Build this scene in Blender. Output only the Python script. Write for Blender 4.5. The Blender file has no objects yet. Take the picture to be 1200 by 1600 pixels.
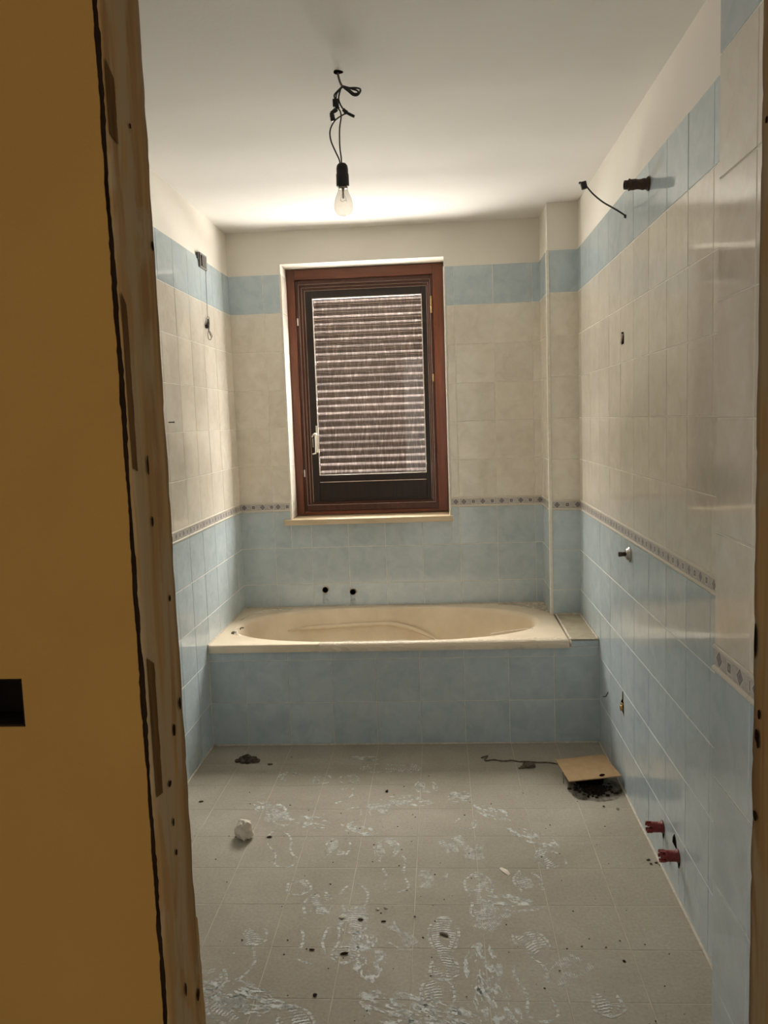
import bpy, bmesh, math, random
from mathutils import Vector, Matrix, noise as mnoise
random.seed(7)
R = math.radians
scene = bpy.context.scene
COL = scene.collection

# ------------------------------------------------------------------ camera, world, light, exposure
F_PX, YAW, PITCH, ROLL = 1283.35, -0.069322, 0.109724, -0.035374
CAM = Vector((1.08589, -4.37064, 1.46520))
cp, sp, cy_, sy_ = math.cos(PITCH), math.sin(PITCH), math.cos(YAW), math.sin(YAW)
FWD = Vector((sy_ * cp, cy_ * cp, -sp))
r0 = Vector((cy_, -sy_, 0)); u0 = r0.cross(FWD)
RGT = math.cos(ROLL) * r0 + math.sin(ROLL) * u0
UP = -math.sin(ROLL) * r0 + math.cos(ROLL) * u0
cd = bpy.data.cameras.new('camera'); cam = bpy.data.objects.new('camera', cd); COL.objects.link(cam)
cam.matrix_world = Matrix(((RGT.x, UP.x, -FWD.x, CAM.x), (RGT.y, UP.y, -FWD.y, CAM.y), (RGT.z, UP.z, -FWD.z, CAM.z), (0, 0, 0, 1)))
cd.sensor_fit = 'VERTICAL'; cd.sensor_height = 24.0; cd.lens = F_PX / 1600 * 24.0
cd.clip_start = 0.02; cd.clip_end = 50
scene.camera = cam

world = bpy.data.worlds.new('hall_daylight'); scene.world = world; world.use_nodes = True
bg = world.node_tree.nodes['Background']
bg.inputs[0].default_value = (1.0, 0.95, 0.87, 1); bg.inputs[1].default_value = 0.92
scene.view_settings.view_transform = 'Standard'; scene.view_settings.look = 'None'
scene.view_settings.gamma = 1; scene.view_settings.use_curve_mapping = False
scene.view_settings.exposure = 0.26
try:
    scene.cycles.max_bounces = 10; scene.cycles.diffuse_bounces = 7; scene.cycles.glossy_bounces = 4
    scene.cycles.transparent_max_bounces = 12; scene.cycles.use_denoising = True
    scene.cycles.caustics_reflective = False; scene.cycles.caustics_refractive = False
except Exception:
    pass

# shutter geometry is needed for its slot light: added strips on closed slats stand in for daylight through them
SLAT_Y, SLAT_Z0, SLAT_P, SLAT_N = 0.292, 1.168, 0.0413, 25
SLAT_X0, SLAT_X1 = 0.34, 1.075
WATT_LOW, WATT_UP, WATT_DOWN = 5.6, 2.4, 2.1
for i in range(SLAT_N):
    k = random.uniform(0.7, 1.3); ku = 0.15 + 2.1 * random.random() ** 1.6      # power varied per slot to band the ceiling light
    # a low fan from the open channel, added to lift the walls, steeper light rising behind the rim above it (soft and crisp share),
    # and light falling from under the next slat's rim, added for floor and lower walls
    for width, watt, dz, dy, tilt in ((0.0016, WATT_LOW, 0.0030, 0.0022, 97), (0.0016, WATT_UP * 0.25, 0.0122, 0.0060, 88), (0.0001, WATT_UP * 0.75, 0.0118, 0.0060, 88), (0.0016, WATT_DOWN, 0.0360, 0.0040, 125)):
        ld = bpy.data.lights.new('slot_daylight_stand_in', 'AREA')
        ld.shape = 'RECTANGLE'; ld.size = 0.66; ld.size_y = width
        ld.energy = watt * (ku if 0.01 < dz < 0.02 else k); ld.color = (1.0, 0.965, 0.91)
        lo = bpy.data.objects.new('slot_daylight_stand_in', ld); COL.objects.link(lo)
        lo.location = ((SLAT_X0 + SLAT_X1) / 2, SLAT_Y - dy, SLAT_Z0 + i * SLAT_P + dz)
        lo.rotation_euler = (R(180 + tilt), 0, 0)

W, H, PX, PD = 1.774, 2.4696, 1.6267, 0.290     # right wall, ceiling height, pilaster
YD0, YD1 = -3.505, -3.38                         # door wall: hall face, room face


def at(x, y, axis, val):
    """point on an axis plane seen at a pixel of the 1200x1600 photograph (used to place things when measuring)"""
    d = FWD * F_PX + RGT * (x - 600) - UP * (y - 800)
    eye = (1.08589, -4.37064, 1.46520)      # where the photograph was taken from
    t = (val - eye[axis]) / d[axis]
    return Vector(eye) + d * t


# ------------------------------------------------------------------ materials
def new_mat(name):
    m = bpy.data.materials.new(name); m.use_nodes = True
    nt = m.node_tree; nt.nodes.clear()
    out = nt.nodes.new('ShaderNodeOutputMaterial'); b = nt.nodes.new('ShaderNodeBsdfPrincipled')
    nt.links.new(b.outputs[0], out.inputs[0])
    return m, nt, b, out


def nd(nt, t, **kw):
    n = nt.nodes.new(t)
    for k, v in kw.items():
        if k.startswith('i_'):
            key = k[2:]
            n.inputs[int(key) if key.isdigit() else key].default_value = v
        else:
            setattr(n, k, v)
    return n


def rgb(c):
    return (c[0], c[1], c[2], 1)


def ramp(nt, stops):
    n = nt.nodes.new('ShaderNodeValToRGB'); e = n.color_ramp.elements
    e[0].position, e[0].color = stops[0][0], rgb(stops[0][1])
    e[1].position, e[1].color = stops[-1][0], rgb(stops[-1][1])
    for p, c in stops[1:-1]:
        q = e.new(p); q.color = rgb(c)
    return n


def mat(name, c1, c2=None, scale=8.0, rough=0.6, bump=0.0, bscale=60.0, metal=0.0, stretch=(1, 1, 1), spec=0.5, detail=5.0, coord='Object', lo=0.3, hi=0.7):
    m, nt, b, out = new_mat(name); L = nt.links
    b.inputs['Roughness'].default_value = rough; b.inputs['Metallic'].default_value = metal
    b.inputs['Specular IOR Level'].default_value = spec
    tc = nd(nt, 'ShaderNodeTexCoord'); mp = nd(nt, 'ShaderNodeMapping'); mp.inputs['Scale'].default_value = stretch
    L.new(tc.outputs[coord], mp.inputs[0])
    n = nd(nt, 'ShaderNodeTexNoise'); n.inputs['Scale'].default_value = scale; n.inputs['Detail'].default_value = detail
    L.new(mp.outputs[0], n.inputs['Vector'])
    cr = ramp(nt, [(lo, c1), (hi, c2 or tuple(v * 0.85 for v in c1))]); L.new(n.outputs[0], cr.inputs[0])
    L.new(cr.outputs[0], b.inputs['Base Color'])
    if bump:
        n2 = nd(nt, 'ShaderNodeTexNoise'); n2.inputs['Scale'].default_value = bscale; n2.inputs['Detail'].default_value = 4
        L.new(mp.outputs[0], n2.inputs['Vector'])
        bp = nd(nt, 'ShaderNodeBump'); bp.inputs['Strength'].default_value = bump; bp.inputs['Distance'].default_value = 0.01
        L.new(n2.outputs[0], bp.inputs['Height']); L.new(bp.outputs[0], b.inputs['Normal'])
    return m


def glaze(name, base, dark, light, rough):
    """glazed, mottled wall tile: colour clouds and veins differ from tile to tile"""
    m, nt, b, out = new_mat(name); L = nt.links
    tc = nd(nt, 'ShaderNodeTexCoord'); oi = nd(nt, 'ShaderNodeObjectInfo')
    mul = nd(nt, 'ShaderNodeMath', operation='MULTIPLY', i_1=37.0); L.new(oi.outputs['Random'], mul.inputs[0])
    add = nd(nt, 'ShaderNodeVectorMath', operation='ADD'); L.new(tc.outputs['Object'], add.inputs[0]); L.new(mul.outputs[0], add.inputs[1])
    n = nd(nt, 'ShaderNodeTexNoise'); n.inputs['Scale'].default_value = 13; n.inputs['Detail'].default_value = 7; n.inputs['Roughness'].default_value = 0.65; n.inputs['Distortion'].default_value = 0.7
    L.new(add.outputs[0], n.inputs['Vector'])
    cr = ramp(nt, [(0.30, dark), (0.5, base), (0.72, light)]); L.new(n.outputs[0], cr.inputs[0])
    hs = nd(nt, 'ShaderNodeHueSaturation'); mr = nd(nt, 'ShaderNodeMapRange', i_3=0.965, i_4=1.035)
    L.new(oi.outputs['Random'], mr.inputs[0]); L.new(mr.outputs[0], hs.inputs['Value']); L.new(cr.outputs[0], hs.inputs['Color'])
    L.new(hs.outputs[0], b.inputs['Base Color'])
    b.inputs['Specular IOR Level'].default_value = 0.5
    n3 = nd(nt, 'ShaderNodeTexNoise'); n3.inputs['Scale'].default_value = 9; n3.inputs['Detail'].default_value = 6
    L.new(add.outputs[0], n3.inputs['Vector'])
    mr2 = nd(nt, 'ShaderNodeMapRange', i_1=0.35, i_2=0.7, i_3=rough * 0.7, i_4=rough * 1.7); L.new(n3.outputs[0], mr2.inputs[0]); L.new(mr2.outputs[0], b.inputs['Roughness'])
    n2 = nd(nt, 'ShaderNodeTexNoise'); n2.inputs['Scale'].default_value = 26; n2.inputs['Detail'].default_value = 3
    L.new(add.outputs[0], n2.inputs['Vector'])
    bp = nd(nt, 'ShaderNodeBump'); bp.inputs['Strength'].default_value = 0.022; bp.inputs['Distance'].default_value = 0.01
    L.new(n2.outputs[0], bp.inputs['Height']); L.new(bp.outputs[0], b.inputs['Normal'])
    return m


M = {}
M['blue'] = glaze('blue_glazed_tile', (0.480, 0.555, 0.590), (0.415, 0.495, 0.535), (0.545, 0.615, 0.645), 0.06)
M['cream'] = glaze('cream_glazed_tile', (0.730, 0.680, 0.590), (0.660, 0.610, 0.520), (0.785, 0.745, 0.665), 0.06)
M['grout'] = mat('pale_grout', (0.84, 0.81, 0.74), (0.70, 0.67, 0.60), 30, 0.9, spec=0.2)
M['plaster'] = mat('white_plaster', (0.80, 0.76, 0.69), (0.74, 0.70, 0.63), 3, 0.85, 0.06, 90, spec=0.25)
M['ceiling'] = mat('ceiling_paint', (0.77, 0.755, 0.72), (0.73, 0.715, 0.68), 2.2, 0.9, 0.04, 70, spec=0.2)
M['trim'] = mat('white_corner_trim', (0.80, 0.77, 0.70), (0.70, 0.66, 0.58), 40, 0.45)
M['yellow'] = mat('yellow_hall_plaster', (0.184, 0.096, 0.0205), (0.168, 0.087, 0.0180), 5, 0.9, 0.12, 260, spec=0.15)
M['wood_red'] = mat('red_brown_varnished_wood', (0.165, 0.048, 0.018), (0.090, 0.023, 0.008), 6, 0.32, 0.05, 30, stretch=(9, 9, 0.8))
M['wood_redh'] = mat('red_brown_varnished_wood_rail', (0.165, 0.048, 0.018), (0.090, 0.023, 0.008), 6, 0.32, 0.05, 30, stretch=(0.8, 9, 9))
M['wood_dark'] = mat('dark_brown_sash', (0.022, 0.012, 0.008), (0.012, 0.007, 0.005), 6, 0.4, stretch=(9, 9, 0.8))
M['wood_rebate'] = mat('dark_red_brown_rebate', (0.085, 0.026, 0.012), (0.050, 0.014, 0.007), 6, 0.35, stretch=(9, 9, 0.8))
M['broken'] = mat('broken_brown_wood', (0.088, 0.047, 0.017), (0.055, 0.028, 0.010), 20, 1.0, 0.3, 120, stretch=(4, 4, 0.7), spec=0.0)
M['edge'] = mat('pale_lit_edge_and_bead', (0.70, 0.55, 0.47), (0.52, 0.38, 0.31), 20, 0.5)
M['highlight_and_plate'] = mat('pale_bead_highlight_and_plate', (0.82, 0.76, 0.70), (0.66, 0.60, 0.54), 20, 0.5)
M['sill'] = mat('beige_marble_sill', (0.68, 0.56, 0.39), (0.54, 0.43, 0.28), 7, 0.35, stretch=(1, 4, 4))
M['brass'] = mat('brass', (0.62, 0.42, 0.16), (0.35, 0.22, 0.08), 40, 0.35, metal=1.0)
M['chrome'] = mat('worn_chrome', (0.55, 0.53, 0.50), (0.32, 0.30, 0.28), 30, 0.25, metal=1.0)
M['white_metal'] = mat('cream_enamel_handle', (0.83, 0.77, 0.68), (0.70, 0.64, 0.55), 20, 0.35)
M['black'] = mat('black_plastic', (0.010, 0.010, 0.010), (0.018, 0.017, 0.016), 30, 0.5)
M['wire'] = mat('black_wire', (0.012, 0.011, 0.011), (0.022, 0.020, 0.019), 30, 0.55)
M['graywire'] = mat('grey_cord', (0.18, 0.165, 0.15), (0.10, 0.09, 0.08), 30, 0.7)
M['void'] = mat('dark_cavity', (0.006, 0.004, 0.003), (0.010, 0.007, 0.005), 20, 1.0, spec=0.0)
M['gap'] = mat('dark_gap_shade_and_knot', (0.016, 0.009, 0.005), (0.007, 0.004, 0.002), 50, 1.0, spec=0.0, stretch=(1, 1, 0.3))
M['mortar'] = mat('pale_mortar', (0.66, 0.60, 0.52), (0.50, 0.44, 0.37), 60, 0.95, 0.4, 120)
M['red'] = mat('red_plastic', (0.20, 0.016, 0.013), (0.12, 0.010, 0.008), 30, 0.5)
M['rust'] = mat('rusty_pipe', (0.075, 0.040, 0.024), (0.030, 0.019, 0.014), 45, 0.75, 0.5, 120)
M['dark_gray'] = mat('dark_grey_module', (0.075, 0.070, 0.066), (0.045, 0.042, 0.040), 30, 0.5)
M['gray'] = mat('grey_frame', (0.22, 0.205, 0.19), (0.15, 0.14, 0.13), 30, 0.5)
M['slat'] = None
M['enamel'] = None
M['film'] = None
M['fiberboard'] = mat('brown_fibreboard', (0.38, 0.25, 0.125), (0.31, 0.20, 0.095), 30, 0.85, 0.1, 200)
M['dirt'] = mat('dark_dirt', (0.040, 0.030, 0.021), (0.016, 0.012, 0.009), 60, 1.0, 0.6, 200, spec=0.1)
M['rubble'] = mat('grey_rubble', (0.13, 0.105, 0.078), (0.045, 0.036, 0.027), 60, 1.0, 0.5, 150, spec=0.1)
M['paper'] = mat('dusty_white_lump', (0.80, 0.73, 0.64), (0.64, 0.56, 0.47), 25, 0.9, 0.3, 60)
M['lead'] = mat('dusty_ledge_tile', (0.40, 0.35, 0.25), (0.31, 0.27, 0.19), 18, 0.75, 0.1, 90)
M['rag'] = mat('brown_rag', (0.17, 0.135, 0.095), (0.09, 0.07, 0.048), 40, 1.0, 0.4, 120)


def wood_jamb():
    m, nt, b, out = new_mat('rough_pine_jamb'); L = nt.links
    tc = nd(nt, 'ShaderNodeTexCoord'); mp = nd(nt, 'ShaderNodeMapping'); mp.inputs['Scale'].default_value = (14, 14, 0.9)
    L.new(tc.outputs['Object'], mp.inputs[0])
    n = nd(nt, 'ShaderNodeTexNoise', i_Scale=2.2, i_Detail=7.0, i_Distortion=0.6); L.new(mp.outputs[0], n.inputs['Vector'])
    cr = ramp(nt, [(0.28, (0.105, 0.050, 0.014)), (0.5, (0.178, 0.098, 0.030)), (0.72, (0.225, 0.138, 0.050))]); L.new(n.outputs[0], cr.inputs[0])
    # plaster smears left on the upper wood
    mp2 = nd(nt, 'ShaderNodeMapping'); mp2.inputs['Scale'].default_value = (9, 9, 2.2); L.new(tc.outputs['Object'], mp2.inputs[0])
    n2 = nd(nt, 'ShaderNodeTexNoise', i_Scale=2.0, i_Detail=6.0, i_Distortion=1.2); L.new(mp2.outputs[0], n2.inputs['Vector'])
    r2 = nd(nt, 'ShaderNodeMapRange', i_1=0.46, i_2=0.56); L.new(n2.outputs[0], r2.inputs[0])
    mx = nd(nt, 'ShaderNodeMix', data_type='RGBA'); L.new(r2.outputs[0], mx.inputs[0]); L.new(cr.outputs[0], mx.inputs[6])
    mx.inputs[7].default_value = (0.190, 0.128, 0.062, 1); L.new(mx.outputs[2], b.inputs['Base Color'])
    b.inputs['Roughness'].default_value = 0.8; b.inputs['Specular IOR Level'].default_value = 0.2
    bp = nd(nt, 'ShaderNodeBump', i_Strength=0.35, i_Distance=0.01); L.new(n.outputs[0], bp.inputs['Height']); L.new(bp.outputs[0], b.inputs['Normal'])
    return m


M['jamb'] = wood_jamb()


def slat_mat():
    m, nt, b, out = new_mat('dusty_shutter_slat'); L = nt.links
    g = nd(nt, 'ShaderNodeNewGeometry'); mp = nd(nt, 'ShaderNodeMapping'); mp.inputs['Scale'].default_value = (38, 1, 7)
    L.new(g.outputs['Position'], mp.inputs[0])
    n = nd(nt, 'ShaderNodeTexNoise', i_Scale=2.6, i_Detail=7.0, i_Roughness=0.7); L.new(mp.outputs[0], n.inputs['Vector'])
    cr = ramp(nt, [(0.34, (0.060, 0.046, 0.042)), (0.52, (0.125, 0.099, 0.090)), (0.68, (0.31, 0.25, 0.222))]); L.new(n.outputs[0], cr.inputs[0])
    L.new(cr.outputs[0], b.inputs['Base Color']); b.inputs['Roughness'].default_value = 0.7
    return m


M['slat'] = slat_mat()
M['lip'] = mat('dark_slat_lip', (0.035, 0.028, 0.026), (0.02, 0.016, 0.015), 40, 0.6)


def enamel_mat():
    m, nt, b, out = new_mat('cream_bath_enamel_dusty'); L = nt.links
    g = nd(nt, 'ShaderNodeNewGeometry')
    n = nd(nt, 'ShaderNodeTexNoise', i_Scale=5.0, i_Detail=8.0, i_Roughness=0.6); L.new(g.outputs['Position'], n.inputs['Vector'])
    cr = ramp(nt, [(0.35, (0.80, 0.69, 0.53)), (0.72, (0.66, 0.55, 0.40))]); L.new(n.outputs[0], cr.inputs[0])
    L.new(cr.outputs[0], b.inputs['Base Color'])
    b.inputs['Roughness'].default_value = 0.38
    return m


M['enamel'] = enamel_mat()


def film_mat():
    m, nt, b, out = new_mat('thin_plastic_film'); L = nt.links
    b.inputs['Base Color'].default_value = (0.80, 0.74, 0.64, 1); b.inputs['Roughness'].default_value = 0.25
    tr = nd(nt, 'ShaderNodeBsdfTransparent'); mx = nd(nt, 'ShaderNodeMixShader', i_0=0.42)
    L.new(b.outputs[0], mx.inputs[2]); L.new(tr.outputs[0], mx.inputs[1]); L.new(mx.outputs[0], out.inputs[0])
    return m


M['film'] = film_mat()


def glass_mat(name, tint=(1, 1, 1), haze=0.0):
    m, nt, b, out = new_mat(name); L = nt.links
    nt.nodes.remove(b)
    tr = nd(nt, 'ShaderNodeBsdfTransparent'); tr.inputs[0].default_value = rgb(tint)
    gl = nd(nt, 'ShaderNodeBsdfGlossy', i_Roughness=0.02); lw = nd(nt, 'ShaderNodeLayerWeight', i_Blend=0.5)
    pw = nd(nt, 'ShaderNodeMath', operation='POWER', i_1=5.0); L.new(lw.outputs['Facing'], pw.inputs[0]); fr = nd(nt, 'ShaderNodeMapRange', i_3=0.04, i_4=0.85); L.new(pw.outputs[0], fr.inputs[0])
    mx = nd(nt, 'ShaderNodeMixShader'); L.new(fr.outputs[0], mx.inputs[0]); L.new(tr.outputs[0], mx.inputs[1]); L.new(gl.outputs[0], mx.inputs[2])
    L.new(mx.outputs[0], out.inputs[0])
    if haze:
        df = nd(nt, 'ShaderNodeBsdfDiffuse'); df.inputs[0].default_value = (0.75, 0.68, 0.62, 1)
        mx2 = nd(nt, 'ShaderNodeMixShader', i_0=haze); L.new(mx.outputs[0], mx2.inputs[1]); L.new(df.outputs[0], mx2.inputs[2]); L.new(mx2.outputs[0], out.inputs[0])
    return m


M['pane'] = glass_mat('dusty_window_glass', (0.97, 0.96, 0.94), 0.008)
M['bulb'] = glass_mat('clear_bulb_glass', (0.86, 0.84, 0.81), 0.07)


def floor_mat():
    m, nt, b, out = new_mat('dusty_floor_tile'); L = nt.links
    g = nd(nt, 'ShaderNodeNewGeometry')
    n = nd(nt, 'ShaderNodeTexNoise', i_Scale=2.6, i_Detail=9.0, i_Roughness=0.62, i_Distortion=0.4); L.new(g.outputs['Position'], n.inputs['Vector'])
    cr = ramp(nt, [(0.30, (0.315, 0.285, 0.230)), (0.52, (0.370, 0.338, 0.278)), (0.72, (0.420, 0.390, 0.330))]); L.new(n.outputs[0], cr.inputs[0])
    n2 = nd(nt, 'ShaderNodeTexNoise', i_Scale=110.0, i_Detail=3.0); L.new(g.outputs['Position'], n2.inputs['Vector'])
    mr = nd(nt, 'ShaderNodeMapRange', i_1=0.3, i_2=0.7, i_3=0.9, i_4=1.08); L.new(n2.outputs[0], mr.inputs[0])
    hs = nd(nt, 'ShaderNodeHueSaturation'); L.new(cr.outputs[0], hs.inputs['Color']); L.new(mr.outputs[0], hs.inputs['Value'])
    # wiped, brushed patches where the pale tile shows through the dust
    mp = nd(nt, 'ShaderNodeMapping'); mp.inputs['Rotation'].default_value = (0, 0, 0.5); mp.inputs['Scale'].default_value = (1.0, 3.2, 1); L.new(g.outputs['Position'], mp.inputs[0])
    n3 = nd(nt, 'ShaderNodeTexNoise', i_Scale=3.4, i_Detail=10.0, i_Roughness=0.72, i_Distortion=1.6); L.new(mp.outputs[0], n3.inputs['Vector'])
    mr3 = nd(nt, 'ShaderNodeMapRange', i_1=0.60, i_2=0.76, i_3=0.0, i_4=0.45); L.new(n3.outputs[0], mr3.inputs[0])
    mx = nd(nt, 'ShaderNodeMix', data_type='RGBA'); L.new(mr3.outputs[0], mx.inputs[0]); L.new(hs.outputs[0], mx.inputs[6]); mx.inputs[7].default_value = (0.50, 0.50, 0.47, 1)
    L.new(mx.outputs[2], b.inputs['Base Color'])
    b.inputs['Roughness'].default_value = 0.72; b.inputs['Specular IOR Level'].default_value = 0.15
    bp = nd(nt, 'ShaderNodeBump', i_Strength=0.12, i_Distance=0.004); L.new(n2.outputs[0], bp.inputs['Height']); L.new(bp.outputs[0], b.inputs['Normal'])
    return m


M['floor'] = floor_mat()
M['floor_grout'] = mat('dusty_floor_grout', (0.54, 0.49, 0.41), (0.38, 0.345, 0.28), 9, 0.9, coord='Object')


def print_mat():
    m, nt, b, out = new_mat('clean_tile_in_footprint'); L = nt.links
    g = nd(nt, 'ShaderNodeNewGeometry')
    n = nd(nt, 'ShaderNodeTexNoise', i_Scale=30.0, i_Detail=8.0, i_Roughness=0.7); L.new(g.outputs['Position'], n.inputs['Vector'])
    mr = nd(nt, 'ShaderNodeMapRange', i_1=0.32, i_2=0.57, i_3=0.03, i_4=0.90); L.new(n.outputs[0], mr.inputs[0])
    b.inputs['Base Color'].default_value = (0.66, 0.69, 0.67, 1); b.inputs['Roughness'].default_value = 0.55; b.inputs['Specular IOR Level'].default_value = 0.2
    tr = nd(nt, 'ShaderNodeBsdfTransparent'); mx = nd(nt, 'ShaderNodeMixShader')
    L.new(mr.outputs[0], mx.inputs[0]); L.new(tr.outputs[0], mx.inputs[1]); L.new(b.outputs[0], mx.inputs[2]); L.new(mx.outputs[0], out.inputs[0])
    return m


M['print'] = print_mat()


def stain_mat(name, c, lo, hi, top):
    m, nt, b, out = new_mat(name); L = nt.links
    g = nd(nt, 'ShaderNodeNewGeometry')
    n = nd(nt, 'ShaderNodeTexNoise', i_Scale=34.0, i_Detail=6.0, i_Roughness=0.6); L.new(g.outputs['Position'], n.inputs['Vector'])
    mr = nd(nt, 'ShaderNodeMapRange', i_1=lo, i_2=hi, i_3=0.0, i_4=top); L.new(n.outputs[0], mr.inputs[0])
    b.inputs['Base Color'].default_value = rgb(c); b.inputs['Roughness'].default_value = 0.9
    tr = nd(nt, 'ShaderNodeBsdfTransparent'); mx = nd(nt, 'ShaderNodeMixShader')
    L.new(mr.outputs[0], mx.inputs[0]); L.new(tr.outputs[0], mx.inputs[1]); L.new(b.outputs[0], mx.inputs[2]); L.new(mx.outputs[0], out.inputs[0])
    return m


M['dark_patch'] = stain_mat('dark_floor_patch', (0.035, 0.027, 0.020), 0.34, 0.70, 0.75)
M['drip'] = stain_mat('drip_stain', (0.10, 0.09, 0.075), 0.35, 0.75, 0.55)


def border_mat():
    """printed border: grey diamonds and small squares in turn between two pale mouldings"""
    m, nt, b, out = new_mat('printed_border_tile'); L = nt.links
    tc = nd(nt, 'ShaderNodeTexCoord'); sx = nd(nt, 'ShaderNodeSeparateXYZ'); L.new(tc.outputs['Object'], sx.inputs[0])

    def ma(op, a, bb=None):
        n = nt.nodes.new('ShaderNodeMath'); n.operation = op
        for i, v in enumerate((a, bb)):
            if v is None: continue
            if isinstance(v, (int, float)): n.inputs[i].default_value = v
            else: L.new(v, n.inputs[i])
        return n.outputs[0]
    u = ma('MULTIPLY', ma('FRACT', ma('DIVIDE', sx.outputs[0], 0.1)), 0.1)
    dv = ma('ABSOLUTE', ma('SUBTRACT', sx.outputs[2], 0.0262))
    d1 = ma('ABSOLUTE', ma('SUBTRACT', u, 0.025)); d2 = ma('ABSOLUTE', ma('SUBTRACT', u, 0.075))
    dia = ma('ADD', d1, dv); dsq = ma('MAXIMUM', d2, dv)
    diam = ma('LESS_THAN', dia, 0.0150); diac = ma('LESS_THAN', ma('ABSOLUTE', ma('SUBTRACT', dia, 0.0075)), 0.0011)
    dout = ma('LESS_THAN', ma('ABSOLUTE', ma('SUBTRACT', dia, 0.0172)), 0.0012)
    sq = ma('LESS_THAN', dsq, 0.0078); sqc = ma('LESS_THAN', dsq, 0.0028)
    sout = ma('LESS_THAN', ma('ABSOLUTE', ma('SUBTRACT', dsq, 0.0100)), 0.0012)
    rim = ma('MAXIMUM', ma('LESS_THAN', sx.outputs[2], 0.0105), ma('GREATER_THAN', sx.outputs[2], 0.0415))
    n = nd(nt, 'ShaderNodeTexNoise', i_Scale=90.0, i_Detail=4.0); L.new(tc.outputs['Object'], n.inputs['Vector'])
    cr = ramp(nt, [(0.3, (0.40, 0.37, 0.35)), (0.7, (0.56, 0.52, 0.485))]); L.new(n.outputs[0], cr.inputs[0])
    cur = cr.outputs[0]

    def over(mask, c):
        nonlocal cur
        x = nd(nt, 'ShaderNodeMix', data_type='RGBA'); L.new(mask, x.inputs[0]); L.new(cur, x.inputs[6]); x.inputs[7].default_value = rgb(c); cur = x.outputs[2]
    over(dout, (0.64, 0.60, 0.56)); over(sout, (0.64, 0.60, 0.56))
    over(diam, (0.175, 0.165, 0.175)); over(diac, (0.34, 0.32, 0.33)); over(sq, (0.155, 0.145, 0.150)); over(sqc, (0.36, 0.33, 0.32))
    over(rim, (0.66, 0.61, 0.53))
    L.new(cur, b.inputs['Base Color']); b.inputs['Roughness'].default_value = 0.3
    return m


M['border'] = border_mat()


# ------------------------------------------------------------------ mesh helpers
def link(name, me, m, parent=None, loc=(0, 0, 0), rot=(0, 0, 0)):
    o = bpy.data.objects.new(name, me)
    if m is not None and not me.materials: me.materials.append(m)
    COL.objects.link(o); o.location = loc; o.rotation_euler = rot
    if parent: o.parent = parent
    return o


def fin(name, bm, m, parent=None, loc=(0, 0, 0), rot=(0, 0, 0), smooth=False, recalc=True):
    if recalc: bmesh.ops.recalc_face_normals(bm, faces=bm.faces)
    me = bpy.data.meshes.new(name); bm.to_mesh(me); bm.free()
    if smooth:
        for p in me.polygons: p.use_smooth = True
    return link(name, me, m, parent, loc, rot)


def box(bm, x0, x1, y0, y1, z0, z1, bev=0.0):
    vs = [bm.verts.new((x, y, z)) for x in (x0, x1) for y in (y0, y1) for z in (z0, z1)]
    fs = [(0, 1, 3, 2), (4, 6, 7, 5), (0, 4, 5, 1), (2, 3, 7, 6), (0, 2, 6, 4), (1, 5, 7, 3)]
    faces = [bm.faces.new([vs[i] for i in f]) for f in fs]
    if bev:
        es = list({e for f in faces for e in f.edges})
        bmesh.ops.bevel(bm, geom=es, offset=bev, segments=2, affect='EDGES', profile=0.5)
    return vs


def cat(pts, n=6):
    """smooth a polyline"""
    P = [Vector(p) for p in pts]; out = []
    for i in range(len(P) - 1):
        a, b, c, d = P[max(i - 1, 0)], P[i], P[i + 1], P[min(i + 2, len(P) - 1)]
        for k in range(n):
            t = k / n
            out.append(0.5 * ((2 * b) + (c - a) * t + (2 * a - 5 * b + 4 * c - d) * t * t + (3 * b - a - 3 * c + d) * t ** 3))
    out.append(P[-1]); return out


def tube(bm, pts, r, seg=8, caps=True):
    P = [Vector(p) for p in pts]; rings = []; prev = None
    rr = r if callable(r) else (lambda t: r)
    for i, p in enumerate(P):
        t = (P[min(i + 1, len(P) - 1)] - P[max(i - 1, 0)])
        if t.length < 1e-9: t = Vector((0, 0, 1))
        t.normalize()
        if prev is None:
            a = Vector((0, 0, 1)) if abs(t.z) < 0.9 else Vector((1, 0, 0)); n = t.cross(a).normalized()
        else:
            n = (prev - t * prev.dot(t)); n = n.normalized() if n.length > 1e-6 else t.orthogonal().normalized()
        prev = n; b = t.cross(n); q = rr(i / max(len(P) - 1, 1))
        rings.append([bm.verts.new(p + (n * math.cos(2 * math.pi * k / seg) + b * math.sin(2 * math.pi * k / seg)) * q) for k in range(seg)])
    for a, b in zip(rings, rings[1:]):
        for k in range(seg): bm.faces.new((a[k], a[(k + 1) % seg], b[(k + 1) % seg], b[k]))
    if caps:
        bm.faces.new(rings[0][::-1]); bm.faces.new(rings[-1])
    return rings


def lathe(bm, prof, seg=24, axis='Z', cap0=True, cap1=True, origin=(0, 0, 0), wob=None):
    """prof: (radius, distance along the axis)"""
    rings = []; o = Vector(origin)
    for r, h in prof:
        ring = []
        for k in range(seg):
            a = 2 * math.pi * k / seg; q = r * (wob(a, h) if wob else 1)
            c, s = q * math.cos(a), q * math.sin(a)
            v = {'Z': (c, s, h), 'X': (h, c, s), 'Y': (c, h, s)}[axis]
            ring.append(bm.verts.new(o + Vector(v)))
        rings.append(ring)
    for a, b in zip(rings, rings[1:]):
        for k in range(seg): bm.faces.new((a[k], a[(k + 1) % seg], b[(k + 1) % seg], b[k]))
    if cap0: bm.faces.new(rings[0][::-1])
    if cap1: bm.faces.new(rings[-1])
    return rings


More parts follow.
